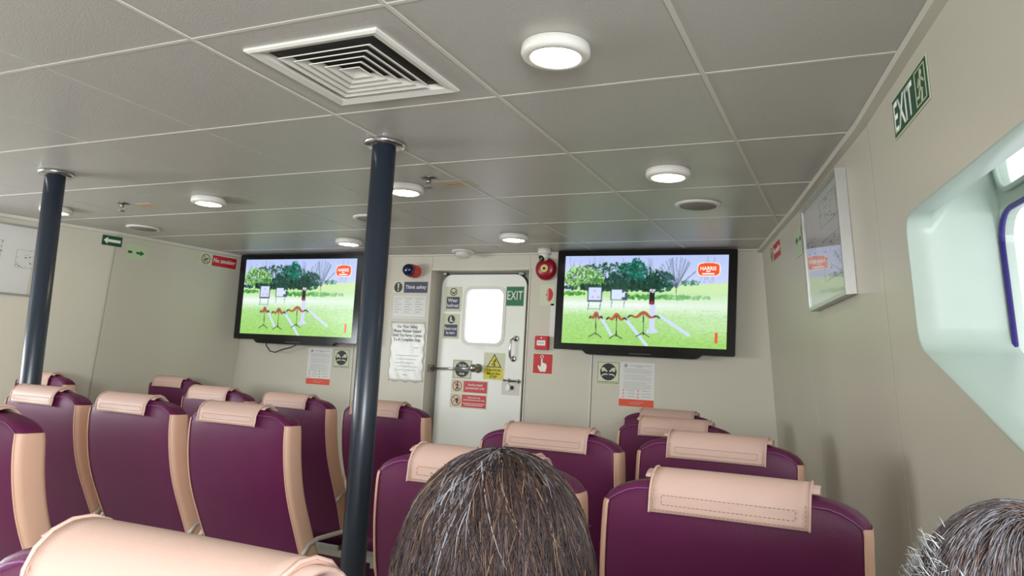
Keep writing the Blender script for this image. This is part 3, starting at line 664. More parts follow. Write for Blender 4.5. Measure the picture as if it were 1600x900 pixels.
def make_tv():
    W, H = 1.137, .640; s = empty('television', M=at_front(0, 0, 0))
    bm = bmesh.new(); ringplate(bm, rrect(0, 0, W, H, .008, 3), rrect(0, .003, W - .10, H - .076, .002, 3), 0, .012); fin('bezel', bm, M_black, s)
    bm = bmesh.new(); bbox(bm, -W / 2 + .004, W / 2 - .004, -H / 2 + .004, H / 2 - .004, -.045, 0, .004); bbox(bm, -W * .32, W * .32, -H * .36, H * .3, -.075, -.045, .006); fin('rear_case', bm, M_black, s)
    scr = link('screen', screen_mesh(W - .10, H - .076), None, s); scr.location = (0, .003, .004)
    sw, sh = W - .10, H - .076
    text_mesh('HARRIS', E_wh, 'badge_lettering', scr, (.885 - .5) * sw, (.5 - .145) * sh, .095, .024, .0008, th=.0004, bold=.02)
    text_mesh('DIVING TOUR', E_wh, 'badge_lettering', scr, (.885 - .5) * sw, (.5 - .198) * sh, .075, .010, .0008, th=.0004, bold=.01) if False else plate('badge_lines', [R4((.885 - .5) * sw - .012, (.885 - .5) * sw + .012, (.5 - .178) * sh - .003, (.5 - .178) * sh + .003), R4((.885 - .5) * sw - .036, (.885 - .5) * sw + .036, (.5 - .203) * sh - .004, (.5 - .203) * sh + .004)], E_wh, scr, .0008, .0012)
    bm = bmesh.new(); prism(bm, [(-.38, -H / 2 + .002), (-.35, -H / 2 - .022), (-.33, -H / 2 - .026), (.33, -H / 2 - .026), (.35, -H / 2 - .022), (.38, -H / 2 + .002)], -.03, .006); fin('speaker_bar', bm, M_black, s)
    plate('maker_strip', [R4(-.07, .07, -H / 2 - .012, -H / 2 - .006)], mat('strip_grey', (58, 60, 66), .4, noise=.03), s, .006, .0066)
    box('wall_bracket', (-.2, .2, -.12, .12, -.085, -.07), M_steel, s)
    return s
tv = make_tv(); tv.matrix_world = at_front(-1.236, 1.771, 4.615) @ Matrix.Rotation(math.radians(-0.3), 4, 'Z')
tag(tv, 'wall television right of the door, showing archery bows on grass', 'television', 'wall televisions')
tv2 = copy_tree(tv); tv2.matrix_world = at_front(-3.868, 1.760, 4.53) @ Matrix.Rotation(math.radians(-.2), 4, 'Z') @ Matrix.Scale(1.025, 4)
tag(tv2, 'wall television left of the door, next to the left wall and the dark pole', 'television', 'wall televisions')
pts = []
P_ = [(-4.20, 1.44), (-4.19, 1.39), (-4.15, 1.35), (-4.10, 1.342), (-4.02, 1.37), (-3.95, 1.385), (-3.91, 1.40), (-3.895, 1.44)]
tag(tubeo('power_cable', [(x, 4.60, z) for x, z in P_], .004, M_dark), 'thin dark cable looping below the left television', 'cable')

# ------------------------------------------------------------------ ceiling fittings
def down(x, y, z=ZT): return Matrix.Translation((x, y, z)) @ Matrix.Rotation(PI, 4, 'X')   # local +z points down
def make_light():
    s = empty('ceiling_light', M=down(0, 0))
    bm = bmesh.new(); lathe(bm, [(.078, .0), (.085, .004), (.087, .022), (.083, .031), (.066, .034), (.062, .031)], 40); fin('rim', bm, M_white, s, True)
    bm = bmesh.new(); lathe(bm, [(.063, .030), (.063, .0325), (.05, .0332), (.002, .0335)], 40); fin('diffuser', bm, M_lamp, s, True)
    return s
lights = [(-.693, 1.685, 'round white ceiling light nearest the viewer, right of the air diffuser'), (-.683, 2.867, 'round ceiling light above and right of the right television, beside the right wall'),
    (-1.883, 2.867, 'round ceiling light half hidden behind the centre pole'), (-3.083, 2.867, 'round ceiling light in the left half of the ceiling, between the two poles'),
    (-4.283, 2.867, 'round ceiling light almost hidden behind the left pole'), (-1.883, 4.067, 'small far ceiling light above the door, left of the white camera'), (-3.083, 4.067, 'small far ceiling light above the left television')]
L0 = make_light()
for i, (x, y, lb) in enumerate(lights):
    o = L0 if i == 0 else copy_tree(L0); o.matrix_world = down(x, y); tag(o, lb, 'ceiling light', 'round ceiling lights')
for x, y, lb in [(-2.483, -1.3, 'round ceiling light behind the viewer, amidships'), (-.1, -1.3, 'round ceiling light behind the viewer, on the right'), (-4.6, -1.3, 'round ceiling light behind the viewer, on the left'), (-2.483, -3.2, 'rearmost round ceiling light')]:
    o = copy_tree(L0); o.matrix_world = down(x, y); tag(o, lb, 'ceiling light', 'round ceiling lights')
sp0 = empty('ceiling_speaker', M=down(0, 0))
bm = bmesh.new(); lathe(bm, [(.082, 0), (.104, .001), (.104, .006), (.090, .012), (.082, .010)], 40); fin('rim', bm, M_white, sp0, True)
bm = bmesh.new(); lathe(bm, [(.084, .0105), (.083, .0115), (.002, .012)], 40); fin('grille', bm, M_mesh, sp0, True)
for i, (x, y, lb) in enumerate([(-.683, 3.465, 'round flush ceiling speaker before the right television'), (-4.283, 3.465, 'round flush ceiling speaker near the left wall arrow signs'), (-2.483, 3.465, 'round flush ceiling speaker half hidden behind the centre pole')]):
    o = sp0 if i == 0 else copy_tree(sp0); o.matrix_world = down(x, y); tag(o, lb, 'speaker', 'flush ceiling speakers')
# sprinklers and their label plates
k0 = empty('sprinkler', M=down(0, 0))
bm = bmesh.new(); lathe(bm, [(.012, 0), (.036, 0), (.036, .003), (.014, .006)], 24); fin('flange', bm, M_steel, k0, True)
bm = bmesh.new(); lathe(bm, [(.009, .004), (.009, .02), (.006, .022)], 16); tube(bm, [(-.008, 0, .02), (-.013, 0, .03), (-.006, 0, .042)], .002, 6); tube(bm, [(.008, 0, .02), (.013, 0, .03), (.006, 0, .042)], .002, 6); fin('nozzle', bm, M_steel, k0, True)
bm = bmesh.new(); lathe(bm, [(.004, .040), (.018, .043), (.018, .045), (.004, .046)], 20); fin('deflector', bm, M_steel, k0, True)
for i, (x, y, lb) in enumerate([(-1.70, 2.765, 'ceiling sprinkler head right of the centre pole'), (-3.72, 2.86, 'ceiling sprinkler head near the left pole')]):
    o = k0 if i == 0 else copy_tree(k0); o.matrix_world = down(x, y); tag(o, lb, 'sprinkler', 'ceiling sprinkler heads')
    s = sign('ceiling_sticker', 'cream sticker with red mark on the ceiling beside the ' + ('centre pole sprinkler' if i == 0 else 'left sprinkler'), 'sticker', down(x + .07 + .02 * i, y + .12 - .03 * i) @ Matrix.Rotation(.0, 4, 'Z'), )
    plate('plate', [R4(-.085, .085, -.06, .06)], mat('sticker_cream', (198, 190, 160), .5, noise=.03), s, 0, .001)
    plate('red_mark', [[(-.05, .004), (.05, .014), (.05, .004), (-.05, -.004)]], M_beacon, s, .001, .0016)
# smoke detector and camera
s = empty('smoke_detector', 'white round smoke detector on the ceiling above the door', 'smoke detector', M=down(-2.49, 4.56))
bm = bmesh.new(); lathe(bm, [(.055, 0), (.078, .0), (.078, .012), (.06, .016)], 32); fin('base', bm, M_white, s, True)
bm = bmesh.new(); lathe(bm, [(.052, .014), (.05, .034), (.036, .044), (.004, .046)], 32); fin('sensor_cap', bm, M_white, s, True)
s = empty('security_camera', 'white dome security camera above the red fire bell', 'camera', M=down(-1.885, 4.56))
bm = bmesh.new(); lathe(bm, [(.03, 0), (.045, .0), (.045, .03), (.038, .036)], 28); fin('base', bm, M_white, s, True)
bm = bmesh.new(); bmesh.ops.create_uvsphere(bm, u_segments=24, v_segments=14, radius=.034, matrix=Matrix.Translation((0, 0, .045))); hd = fin('camera_ball', bm, M_white, s, True)
T = Matrix.Translation((0, 0, .045)) @ Matrix.Rotation(math.radians(-50), 4, Vector((-1, -.5, 0)).normalized() * -1)
bm = bmesh.new(); lathe(bm, [(.021, .022), (.022, .032), (.015, .035), (.003, .033)], 24, T); fin('lens', bm, M_dark, hd, True)
# air diffuser
s = empty('air_diffuser', 'square white louvred air diffuser in the ceiling, dark inside', 'air vent', M=down(-1.283, 1.667))
bm = bmesh.new()
def sq(a): return [(-a, -a), (a, -a), (a, a), (-a, a)]
def ringprof(bm, prof):
    rs = [[bm.verts.new((x, y, z)) for x, y in sq(a)] for a, z in prof]
    for A, B in zip(rs, rs[1:] + rs[:1]):
        for k in range(4): bm.faces.new((A[k], A[(k + 1) % 4], B[(k + 1) % 4], B[k]))
ringprof(bm, [(.212, .0), (.212, .006), (.204, .010), (.182, .004), (.176, -.03), (.180, -.03), (.19, 0)]); fin('outer_frame', bm, M_white, s)
for a in (.150, .121, .092, .063):
    bm = bmesh.new(); ringprof(bm, [(a, .007), (a - .002, .009), (a - .026, -.003), (a - .025, -.005)]); fin('louvre', bm, M_white, s)
bm = bmesh.new(); ringprof(bm, [(.034, .006), (.032, .008), (.004, -.006), (.003, -.008)]); fin('centre_cone', bm, M_white, s)
bm = bmesh.new(); bbox(bm, -.2, .2, -.2, .2, -.075, -.07); bbox(bm, -.2, -.19, -.2, .2, -.075, -.012); bbox(bm, .19, .2, -.2, .2, -.075, -.012); bbox(bm, -.2, .2, -.2, -.19, -.075, -.012); bbox(bm, -.2, .2, .19, .2, -.075, -.012)
fin('duct_box', bm, mat('duct_void_dark', (9, 9, 11), .7, noise=.1), s)  # near-black colour paints in the dark void behind the louvres
bm = bmesh.new(); bbox(bm, -.17, .17, -.003, .003, -.05, -.03); bbox(bm, -.003, .003, -.17, .17, -.05, -.03); fin('cross_brace', bm, M_dark, s)

# ------------------------------------------------------------------ poles
for (x, y, lb) in ((-1.591, 2.265, 'dark blue-grey round pole in the centre, with a chrome collar at the ceiling'), (-3.42, 2.266, 'dark blue-grey round pole at the left, in front of the framed deck plan')):
    s = empty('support_pole', lb, 'pole', 'round support poles', M=Matrix.Translation((x, y, 0)))
    bm = bmesh.new(); lathe(bm, [(.0435, 0), (.0435, ZT)], 40); o = fin('pole', bm, M_pole, s, True)
    bm = bmesh.new(); lathe(bm, [(.045, ZT - .022), (.070, ZT - .020), (.077, ZT - .012), (.077, ZT - .004), (.070, ZT - .0005), (.045, ZT - .0005)], 40); fin('ceiling_collar', bm, M_chrome, s, True)
    bm = bmesh.new(); lathe(bm, [(.045, .03), (.08, .01), (.08, .0), (.045, .0)], 32); fin('floor_flange', bm, M_steel, s, True)

# ------------------------------------------------------------------ seats
def yr(z):                                               # rear surface of the backrest, leaning forward towards the seat
    K = [(.40, .215), (.545, .160), (.62, .122), (.70, .084), (.80, .038), (.90, .012), (1.0, 0), (1.11, .002)]
    for (a, p), (b, q) in zip(K[:-1], K[1:]):
        if z <= b: return p + (q - p) * (max(z, a) - a) / (b - a)
    return K[-1][1]
def yrs(z): return sum(yr(z + d) for d in (-.05, -.025, 0, .025, .05)) / 5
HW = .235; ZTOP = 1.108
def half_w(z):
    t = (z - 1.036) / (ZTOP - 1.036)
    if t <= 0: return HW + .006 * math.sin(PI * min(1, max(0, (1.036 - z) / .55)))
    return HW * (max(0, 1 - t ** 3.0)) ** (1 / 2.6)
def thick(z):
    t = (z - 1.0) / (ZTOP - 1.0); th = .088 + .02 * max(0, (.8 - z))
    return th if t <= 0 else th * (.35 + .65 * math.sqrt(max(0, 1 - t ** 2.2)))
def section(z, grow=0, w=None):
    hw = (w if w is not None else half_w(z)) + grow; t = thick(z); r = min(.022, hw * .5, t * .45)
    y0 = yrs(z) + (.088 - min(t, .088)) * .35 - grow; y1 = y0 + t + 2 * grow
    out = []
    for sx, yc, a0 in ((1, y0 + r, -90), (1, y1 - r, 0), (-1, y1 - r, 90), (-1, y0 + r, 180)):
        for k in range(5):
            a = math.radians(a0 + 90 * k / 4); out.append((sx * (hw - r) + r * math.cos(a), yc + r * math.sin(a)))
    # add intermediate points on the rear face
    n = 8; a, b = out[-1], out[0]
    for k in range(1, n): out.append((a[0] + (b[0] - a[0]) * k / n, a[1] - .006 * math.sin(PI * k / n) * min(1, hw / .2)))
    return out
def make_seat():
    s = empty('passenger_seat')
    zs = [.40 + .03 * k for k in range(19)] + [.97, .985, 1.0, 1.015, 1.03, 1.045, 1.06, 1.07, 1.08, 1.088, 1.095, 1.101, 1.105, 1.1075]
    zs = sorted(set(round(z, 4) for z in zs if z < ZTOP))
    bm = bmesh.new(); rings = [[bm.verts.new((x, y, z)) for x, y in section(z)] for z in zs]
    for A, B in zip(rings[:-1], rings[1:]):
        for k in range(len(A)): bm.faces.new((A[k], A[(k + 1) % len(A)], B[(k + 1) % len(A)], B[k]))
    bm.faces.new(rings[0][::-1]); bm.faces.new(rings[-1]); fin('backrest', bm, M_purple, s, True)
    # cream side panels wrapping the flanks
    zz = [.42 + .02 * k for k in range(31)] + [1.03, 1.04, 1.05, 1.058]
    for sgn in (1, -1):
        bm = bmesh.new(); R = []
        for z in zz:
            sec = section(z, .0016)[1:9]; R.append([bm.verts.new((sgn * x, y, z)) for x, y in sec])
        for A, B in zip(R[:-1], R[1:]):
            for k in range(len(A) - 1): bm.faces.new((A[k], A[k + 1], B[k + 1], B[k]))
        fin('side_panel', bm, M_cream, s, True)
        bm = bmesh.new(); tube(bm, [(sgn * section(z, .002)[1][0], section(z, .002)[1][1], z) for z in zz], .0028, 6); fin('piping', bm, M_cream, s, True)
    # seam along the top of the rear panel
    bm = bmesh.new(); P = []
    for k in range(25):
        x = -.222 + .444 * k / 24; z = 1.086 - 26 * max(0, abs(x) - .15) ** 2 * .22
        P.append((x, section(z)[-4][1] - .0015 + .004 * (abs(x) / .2) ** 4, z))
    tube(bm, P, .0014, 5); fin('top_seam', bm, M_purple2, s, True)
    # headrest cover draped over the top
    def drape(name, x0, x1, s0, s1, lift, m, parent, th=.004):
        bm = bmesh.new(); n = 22; nx = 14; path = []
        for k in range(n + 1):
            t = s0 + (s1 - s0) * k / n                       # arc length along the back-top-front profile; 0 at the crest
            zc = ZTOP - .040; ry = .040; a = t / .045
            if a < -PI / 2: p = (-1, (a + PI / 2) * .045)
            elif a > PI / 2: p = (1, -(a - PI / 2) * .045)
            else: p = (math.sin(a), math.cos(a))
            path.append((p, a))
        g = []
        for i in range(nx + 1):
            x = x0 + (x1 - x0) * i / nx; crown = .003 - .045 * x * x; row = []
            for (p, a) in path:
                if a < -PI / 2: y = -.004 - lift; z = ZTOP - .040 + crown + p[1]; y = yrs(z) - .006 - lift - .008 * min(1, -p[1] / .03) * (.6 + .4 * math.sin(x * 21))
                elif a > PI / 2: z = ZTOP - .040 + crown + p[1]; y = .089 + lift + .004
                else:
                    y = .0415 + p[0] * (.0475 + lift); z = ZTOP - .040 + crown + p[1] * (.044 + lift)
                row.append(bm.verts.new((x, y, z)))
            g.append(row)
        for A, B in zip(g[:-1], g[1:]):
            for k in range(n): bm.faces.new((A[k], A[k + 1], B[k + 1], B[k]))
        o = fin(name, bm, m, parent, True); md = o.modifiers.new('th', 'SOLIDIFY'); md.thickness = th; md.offset = 1
        return o, path
    cov, _ = drape('headrest_cover', -.138, .138, -.094, .075, .005, M_cover, s)
    fr, _ = drape('cover_front', -.152, .152, -.030, .22, .0005, M_cover, s)
    # stitched rectangle on the rear flap
    bm = bmesh.new(); zt_, zb = 1.079, 1.062
    def fy(x, z):
        if z > 1.068: return .0415 - .0535 * math.sqrt(1 - ((z - 1.068) / .052) ** 2) - .0045
        return yrs(z) - .0162 - .008 * (.6 + .4 * math.sin(x * 21)) * min(1, max(0, (1.068 - z) / .03)) 
    def dash(a, b):
        L = max(abs(b[0] - a[0]), abs(b[1] - a[1])); n = max(2, int(L / .0075))
        for k in range(n):
            p = [a[i] + (b[i] - a[i]) * (k + .2) / n for i in (0, 1)]; q = [a[i] + (b[i] - a[i]) * (k + .8) / n for i in (0, 1)]
            tube(bm, [(p[0], fy(*p), p[1]), (q[0], fy(*q), q[1])], .0008, 4)
    for a, b in (((-.115, zt_), (.115, zt_)), ((-.115, zb), (.115, zb)), ((-.115, zb), (-.115, zt_)), ((.115, zb), (.115, zt_)), ((-.131, 1.052), (.131, 1.052)), ((-.131, 1.052), (-.131, 1.09)), ((.131, 1.052), (.131, 1.09))): dash(a, b)
    fin('stitching', bm, M_stitch, cov)
    for x in (-.1375, .1375):
        bm = bmesh.new()
        P = []
        for k in range(13):
            t = k / 12
            if t < .45: z = 1.046 + (1.068 - 1.046) * t / .45; P.append((x, fy(x, z) + .001, z))
            else:
                a = -PI / 2 + (t - .45) / .55 * PI * .8; P.append((x, .0415 + math.sin(a) * .056, ZTOP - .040 + .0022 + .003 - .045 * x * x + math.cos(a) * .052))
        tube(bm, P, .0022, 6)
        fin('cover_hem', bm, M_cover, cov, True)
    # cushion, frame, legs, armrests (seen only in glimpses)
    bm = bmesh.new(); bbox(bm, -.222, .222, .20, .66, .36, .47, .03); fin('seat_cushion', bm, M_purple, s, True)
    bm = bmesh.new(); bbox(bm, -.20, .20, .22, .62, .33, .358, .004); fin('seat_frame', bm, M_steel, s)
    for sx in (-.17, .17):
        bm = bmesh.new(); tube(bm, [(sx, .42, .335), (sx, .42, .02)], .018, 10); bbox(bm, sx - .03, sx + .03, .28, .58, 0, .02, .004); fin('leg', bm, M_steel, s)
    for sx in (-.246, .246):
        bm = bmesh.new(); P = [(sx, .12, .60), (sx, .15, .635), (sx, .20, .648), (sx, .45, .650), (sx, .475, .64), (sx, .48, .61), (sx, .46, .36)]
        tube(bm, P, .009, 8); fin('armrest', bm, M_arm, s, True)
    return s
SG = 'purple leather passenger seats in rows'
seats = [
 (-.215, 1.43, 1.0, 'large purple seat at lower right, its rear in full view'),
 (-.735, 1.43, 1.0, 'purple seat just beyond the brown-haired passenger, right of the centre pole'),
 (-.377, 2.27, 1.017, 'purple seat directly ahead of the large lower right seat'),
 (-.890, 2.24, 1.006, 'purple seat in front of the door, beyond the brown-haired head'),
 (-.685, 3.10, 1.014, 'purple seat third from the front on the right, just behind the frontmost one'),
 (-.900, 3.92, 1.015, 'frontmost right-hand purple seat, below the notice under the right television'),
 (-2.040, 2.12, 1.0, 'purple seat immediately left of the centre pole with a full cream side strip'),
 (-2.590, 2.12, 1.0, 'purple seat second to the left from the centre pole in its row'),
 (-3.125, 2.12, 1.0, 'purple seat cut by the left edge, in front of the left pole foot'),
 (-2.222, 1.30, 1.0, 'purple seat at the far left edge nearest the viewer, showing a wide cream side strip'),
 (-2.080, 3.10, .996, 'purple seat half hidden behind the centre pole, left of the door'),
 (-2.630, 3.10, .998, 'purple seat below the notice under the left television'),
 (-3.160, 3.10, 1.002, 'purple seat below the left television, mostly hidden by the two seats behind it'),
 (-4.370, 3.90, 1.008, 'small distant purple seat by the left wall below the left television corner'),
 (-4.510, 3.04, 1.012, 'small purple seat behind the foot of the left pole, by the left wall'),
 (-.552, .485, 1.0, 'nearest seat at the bottom left, only its broad cream headrest cover showing'),
 (-.040, .56, 1.0, 'seat holding the grey-haired passenger, below the picture at lower right'),
]
seat0 = make_seat()
for i, (x, y, sc, lb) in enumerate(seats):
    o = seat0 if i == 0 else copy_tree(seat0)
    o.location = (x, y, 0); o.scale = (1, 1, sc); tag(o, lb, 'seat', SG)
    if x < -1.8:
        for c in o.children:
            if c.name.startswith(('headrest_cover', 'cover_front')): c.location.x = -.035
    if i == 8: bpy.data.objects.remove([c for c in o.children if c.name.startswith('armrest')][0])   # the pole takes the place of this armrest

# ------------------------------------------------------------------ people
def skin_obj(name, V, E, R, m, parent=None, sub=2, root=0, extra=None, voxel=0):
    me = bpy.data.meshes.new(name); me.from_pydata([tuple(v) for v in V], E, []); o = bpy.data.objects.new(name, me); C.objects.link(o)
    md = o.modifiers.new('skin', 'SKIN'); md.use_smooth_shade = True
    for i, r in enumerate(R): me.skin_vertices[0].data[i].radius = (r, r) if not isinstance(r, tuple) else r
    me.skin_vertices[0].data[root].use_root = True
    sb = o.modifiers.new('sub', 'SUBSURF'); sb.levels = sub; sb.render_levels = sub
    dg = bpy.context.evaluated_depsgraph_get(); me2 = bpy.data.meshes.new_from_object(o.evaluated_get(dg)); bpy.data.objects.remove(o)
    if extra is not None:
        bm = bmesh.new(); bm.from_mesh(me2); tmp = bpy.data.meshes.new('t'); extra.to_mesh(tmp); extra.free(); bm.from_mesh(tmp); bm.to_mesh(me2); bm.free()
    me2.materials.clear(); me2.materials.append(m); o = bpy.data.objects.new(name, me2); C.objects.link(o); me2.name = name
    if voxel:
        r = o.modifiers.new('rm', 'REMESH'); r.mode = 'VOXEL'; r.voxel_size = voxel; r.use_smooth_shade = True
        dg = bpy.context.evaluated_depsgraph_get(); me3 = bpy.data.meshes.new_from_object(o.evaluated_get(dg)); o.modifiers.clear(); o.data = me3; me3.materials.clear(); me3.materials.append(m)
    o.data.polygons.foreach_set('use_smooth', [True] * len(o.data.polygons))
    if parent: o.parent = parent
    return o
def head_bm(c, s=1.0):
    bm = bmesh.new(); r = bmesh.ops.create_uvsphere(bm, u_segments=32, v_segments=24, radius=1)
    for v in bm.verts:                                     # face looks to +y
        x, y, z = v.co; w_ = .074 * (1 - .22 * max(0, -z) ** 1.5); d = .094 * (1 - .10 * max(0, -z) * (y > 0))
        if z < -.3 and y < 0: d *= 1 - .35 * (-z - .3)
        v.co = Vector((x * w_, y * d, z * .112)) * s + Vector(c)
    def ball(dx, dy, dz, rx, ry, rz):
        r = bmesh.ops.create_uvsphere(bm, u_segments=14, v_segments=10, radius=1)
        for v in r['verts']: v.co = Vector((v.co.x * rx + dx, v.co.y * ry + dy, v.co.z * rz + dz)) * s + Vector(c)
    ball(0, .094, -.022, .014, .020, .020); ball(0, .090, -.002, .009, .014, .03); ball(0, .084, -.056, .024, .010, .008); ball(0, .078, -.09, .026, .018, .018)
    for sx in (-1, 1): ball(sx * .076, -.004, -.012, .008, .018, .032); ball(sx * .03, .076, .012, .014, .010, .008)
    return bm
def person(name, label, head, pelvis, shirt_m, hair_fn, hs=1.0):
    hx, hy, hz = head; px_, py, pz = pelvis
    root = empty(name, label, 'person', M=Matrix.Translation((px_, py, 0)))
    V = []; E = []; R = []
    def add(p, r, par=None):
        V.append((p[0] - px_, p[1] - py, p[2])); R.append(r)
        if par is not None: E.append((par, len(V) - 1))
        return len(V) - 1
    nx, ny, nz = hx, hy - .01, hz - .13
    def lerp(t): return (px_ + (nx - px_) * t, py + (ny - py) * t, pz + (nz - pz) * t)
    p0 = add(pelvis, .105); p1 = add(lerp(.35), .10, p0); p2 = add(lerp(.72), .108, p1); p3 = add(lerp(.92), .07, p2); p4 = add((nx, ny, nz), .045, p3); p5 = add((hx, hy, hz - .06), .05, p4)
    ch = lerp(.84); 
    for sx in (-1, 1):
        sh = add((ch[0] + sx * .14, ch[1], ch[2] - .0), .052, p2); el = add((ch[0] + sx * .185, ch[1] + .05, ch[2] - .235), .038, sh); wr = add((px_ + sx * .10, py + .24, pz + .13), .025, el)
        pm = add((px_ + sx * .075, py + .31, pz + .11), .026, wr)
        for f, (dx, l) in enumerate(((-.026, .062), (-.009, .072), (.009, .068), (.026, .052))):
            a = add((px_ + sx * .07 + dx, py + .345, pz + .105), .009, pm); b = add((px_ + sx * .07 + dx * 1.1, py + .345 + l * .5, pz + .10), .0085, a); add((px_ + sx * .07 + dx * 1.15, py + .345 + l, pz + .085), .0078, b)
        a = add((px_ + sx * .04, py + .30, pz + .12), .011, pm); add((px_ + sx * .02, py + .335, pz + .118), .009, a)
        hp = add((px_ + sx * .085, py + .05, pz - .005), .085, p0); kn = add((px_ + sx * .11, py + .42, pz + .01), .058, hp); an = add((px_ + sx * .11, py + .40, .09), .036, kn); add((px_ + sx * .11, py + .52, .045), .034, an)
    hb = head_bm((hx - px_, hy - py, hz), hs)
    skin_obj('body', V, E, R, M_skin, root, 2, 0, hb, .007)
    # clothing as inflated copies of torso/upper limbs
    keep = [0, 1, 2, 3] ; n0 = 6; per = (len(V) - 6) // 2
    def sub(idx, g, nm, m_, rt=0):
        mp = {k: i for i, k in enumerate(idx)}; skin_obj(nm, [V[k] for k in idx], [(mp[a], mp[b]) for a, b in E if a in mp and b in mp], [R[k] + g for k in idx], m_, root, 2, rt)
    sub(keep + [6, 7, 8, 6 + per, 7 + per, 8 + per], .012, 'shirt', shirt_m)
    sub([0] + [6 + per - 4 + k for k in range(3)] + [6 + 2 * per - 4 + k for k in range(3)], .013, 'trousers', M_trouser)
    sub2 = [6 + per - 2, 6 + per - 1]; 
    for q in (sub2, [k + per for k in sub2]): 
        mp = {k: i for i, k in enumerate(q)}; skin_obj('shoe', [V[k] for k in q], [(0, 1)], [.04, .04], M_dark, root, 2, 0)
    hair_fn(root, Vector((hx - px_, hy - py, hz)))
    return root
def strands(name, root, roots, flow, n_seg, length, rad, cols, parent_m, clump=0):
    """short tapered three-sided strands following a surface flow"""
    V = []; F = []; Cc = []
    for (p, nrm, L, col, r) in roots:
        pts = flow(p, nrm, L, n_seg); b0 = len(V); k = 3; m_ = len(pts)
        for i, q in enumerate(pts):
            t = (pts[min(i + 1, m_ - 1)] - pts[max(i - 1, 0)]).normalized(); a = t.cross(Vector((.31, .2, .93))).normalized(); b = t.cross(a)
            rr = r * (1 - .8 * (i / (m_ - 1)) ** 2)
            for j in range(k): V.append(tuple(q + (a * math.cos(2.094 * j) + b * math.sin(2.094 * j)) * rr)); Cc.append((*col, 1))
        for i in range(m_ - 1):
            for j in range(k): F.append((b0 + i * k + j, b0 + i * k + (j + 1) % k, b0 + (i + 1) * k + (j + 1) % k, b0 + (i + 1) * k + j))
    me = bpy.data.meshes.new(name); me.from_pydata(V, [], F); at = me.color_attributes.new('tint', 'FLOAT_COLOR', 'POINT'); at.data.foreach_set('color', np.array(Cc, np.float32).ravel())
    o = link(name, me, parent_m, root, True); o['kind'] = 'stuff'; return o
M_hair = attrmat('hair_strands', 'tint', .55, .3)
def brown_hair(root, c):
    c = c + Vector((.012, -.012, .0)); Rx, Ry, Rz = .093, .108, .112
    crown = Vector((.012, -.02, 1)).normalized()
    def surf(d, k=1.0):
        d = d.normalized(); f = 1.0
        low = max(0, -d.z + .25); q = Vector((d.x * Rx * (1 + .22 * low), d.y * Ry * (1 + .12 * low), d.z * Rz)); return c + q * k
    cap = bmesh.new(); bmesh.ops.create_uvsphere(cap, u_segments=36, v_segments=28, radius=1)
    for v in list(cap.verts):
        d = v.co.copy(); v.co = surf(d, .965)
        if d.y > .45 and d.z < .35: v.co = c + (v.co - c) * .80
    cap2 = bmesh.new(); 
    o = fin('scalp_hair', cap, mat('hair_under', (40, 28, 24), .6, noise=.3, nscale=60), root, True)
    cols = [(36, 26, 27), (46, 34, 33), (58, 43, 40), (70, 52, 46), (94, 70, 56), (122, 96, 74)]; wts = [.20, .26, .26, .18, .07, .03]
    roots = []
    for _ in range(15000):
        d = Vector(rng.normal(0, 1, 3)).normalized()
        if d.z < -.75 or (d.y > .5 and d.z < .3): continue
        col = lin(cols[rng.choice(6, p=wts)]); az = math.atan2(d.x, -d.y)
        part = abs(d.x + .04 - .10 * math.sin(d.y * 4)) < .20 and d.z > .70 and d.y < .2
        if part and rng.random() < .38: col = lin(random.choice([(118, 114, 120), (100, 96, 102), (138, 136, 142)]))
        elif rng.random() < .05: col = lin((92, 82, 84))
        roots.append((d, None, rng.uniform(.06, .15), col, rng.uniform(.0004, .0010)))
    wave = rng.uniform(0, 6.28, 40)
    def flow(d, _, L, n):
        pts = []; k0 = rng.uniform(.99, 1.035); az = math.atan2(d.x, d.y); ph = wave[int((az + PI) / (2 * PI) * 39.9)]; q = d.copy(); cur = rng.normal(0, .22)
        for i in range(n):
            pts.append(surf(q, k0 + .012 * math.sin(i * .8 + ph) + (.02 * (i / n) ** 2 if rng.random() < .02 else 0)))
            t = -(crown - q * crown.dot(q))
            if t.length < 1e-3: t = Vector((1, 0, 0))
            t.normalize(); side = q.cross(t); t = (t + side * (cur + .22 * math.sin(ph + i * .5))).normalized(); q = (q + t * (L / n) / .11).normalized()
        return pts
    strands('hair', root, roots, flow, 9, .1, .001, None, M_hair)
    fly = []
    for _ in range(110):
        d = Vector(rng.normal(0, 1, 3)).normalized()
        if d.z < 0: continue
        fly.append((d, None, .05, lin((70, 52, 44)), .00035))
    def fflow(d, _, L, n):
        q = d.copy(); a = Vector(rng.normal(0, 1, 3)).normalized(); return [surf((q + a * (.28 * i / n)).normalized(), 1.02 + .07 * math.sin(PI * i / (n - 1)) * rng.uniform(.6, 1.0)) for i in range(n)]
    strands('stray_hair', root, fly, fflow, 8, .1, .001, None, M_hair)
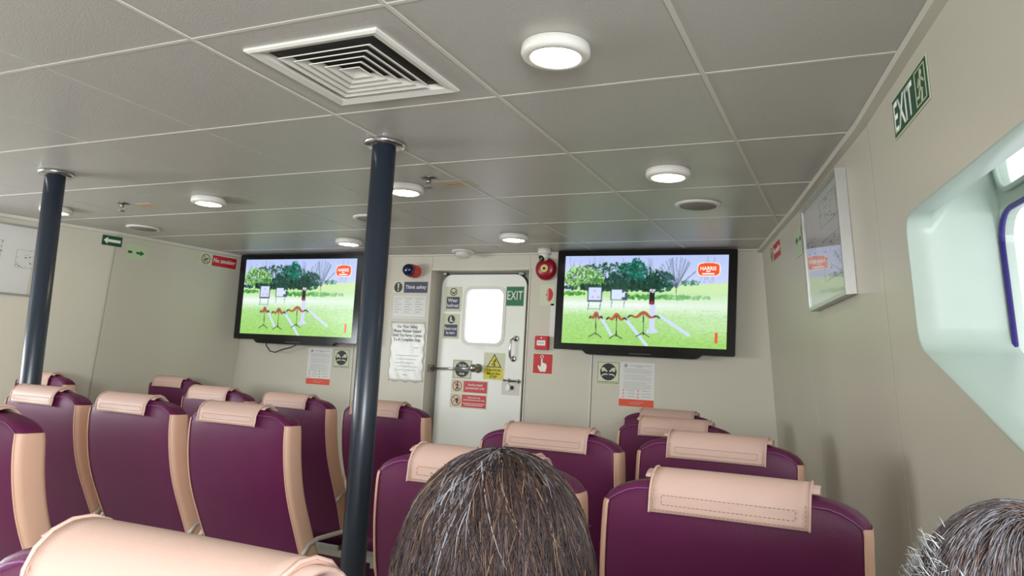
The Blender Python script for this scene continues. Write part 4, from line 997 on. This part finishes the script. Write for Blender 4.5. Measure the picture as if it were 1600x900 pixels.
def grey_hair(root, c):
    c = c + Vector((0, -.004, .004)); Rx, Ry, Rz = .080, .098, .112; crown = Vector((.25, -.25, .9)).normalized()
    def surf(d, k=1.0): return c + Vector((d.x * Rx, d.y * Ry, d.z * Rz)) * k
    cap = bmesh.new(); bmesh.ops.create_uvsphere(cap, u_segments=36, v_segments=28, radius=1)
    for v in list(cap.verts):
        d = v.co.copy(); v.co = surf(d, .995)
        if (d.y > .35 and d.z < .45) or d.z < -.5: v.co = c + (v.co - c) * .80
    fin('scalp_hair', cap, mat('hair_under_grey', (112, 96, 92), .6, noise=.25, nscale=60), root, True)
    roots = []
    for _ in range(14000):
        d = Vector(rng.normal(0, 1, 3)).normalized()
        if d.z < -.55 or (d.y > .4 and d.z < .4): continue
        side = abs(d.x) + rng.normal(0, .13) > .66 and d.z < .62 + rng.normal(0, .10)
        col = lin(random.choice([(204, 208, 210), (180, 184, 188), (222, 222, 220), (150, 146, 146)]) if side else random.choice([(104, 96, 98), (88, 80, 84), (126, 118, 120), (150, 148, 156), (112, 90, 82)]))
        roots.append((d, side, rng.uniform(.012, .026) if side else rng.uniform(.03, .06), col, rng.uniform(.0003, .0008)))
    def flow(d, side, L, n):
        q = d.copy(); pts = []; cur = rng.normal(0, .15); up_ = rng.uniform(.4, 1.8); out = .24 * rng.random() ** 1.5 if side else .02 * rng.random()
        for i in range(n):
            pts.append(surf(q, 1.0 + out * i / n + (.05 * math.sin(PI * i / n) if not side else 0)))
            t = -(crown - q * crown.dot(q)); t.normalize(); s_ = q.cross(t); t = (t + s_ * (cur + .5)).normalized() if not side else (t + s_ * cur * 3 + Vector((0, 0, up_))).normalized(); q = (q + t * (L / n) / .1).normalized()
        return pts
    strands('hair', root, roots, flow, 7, .1, .001, None, M_hair)
person('person', 'person with dark brown bobbed hair seen from behind, grey at the parting', (-.352, .745, 1.092), (-.52, .80, .56), M_shirt, brown_hair, .98)
person('person', 'person with short grey hair seen from behind at the lower right corner', (.122, .80, 1.078), (-.02, .80, .56), M_shirt2, grey_hair)
bpy.context.view_layer.update()
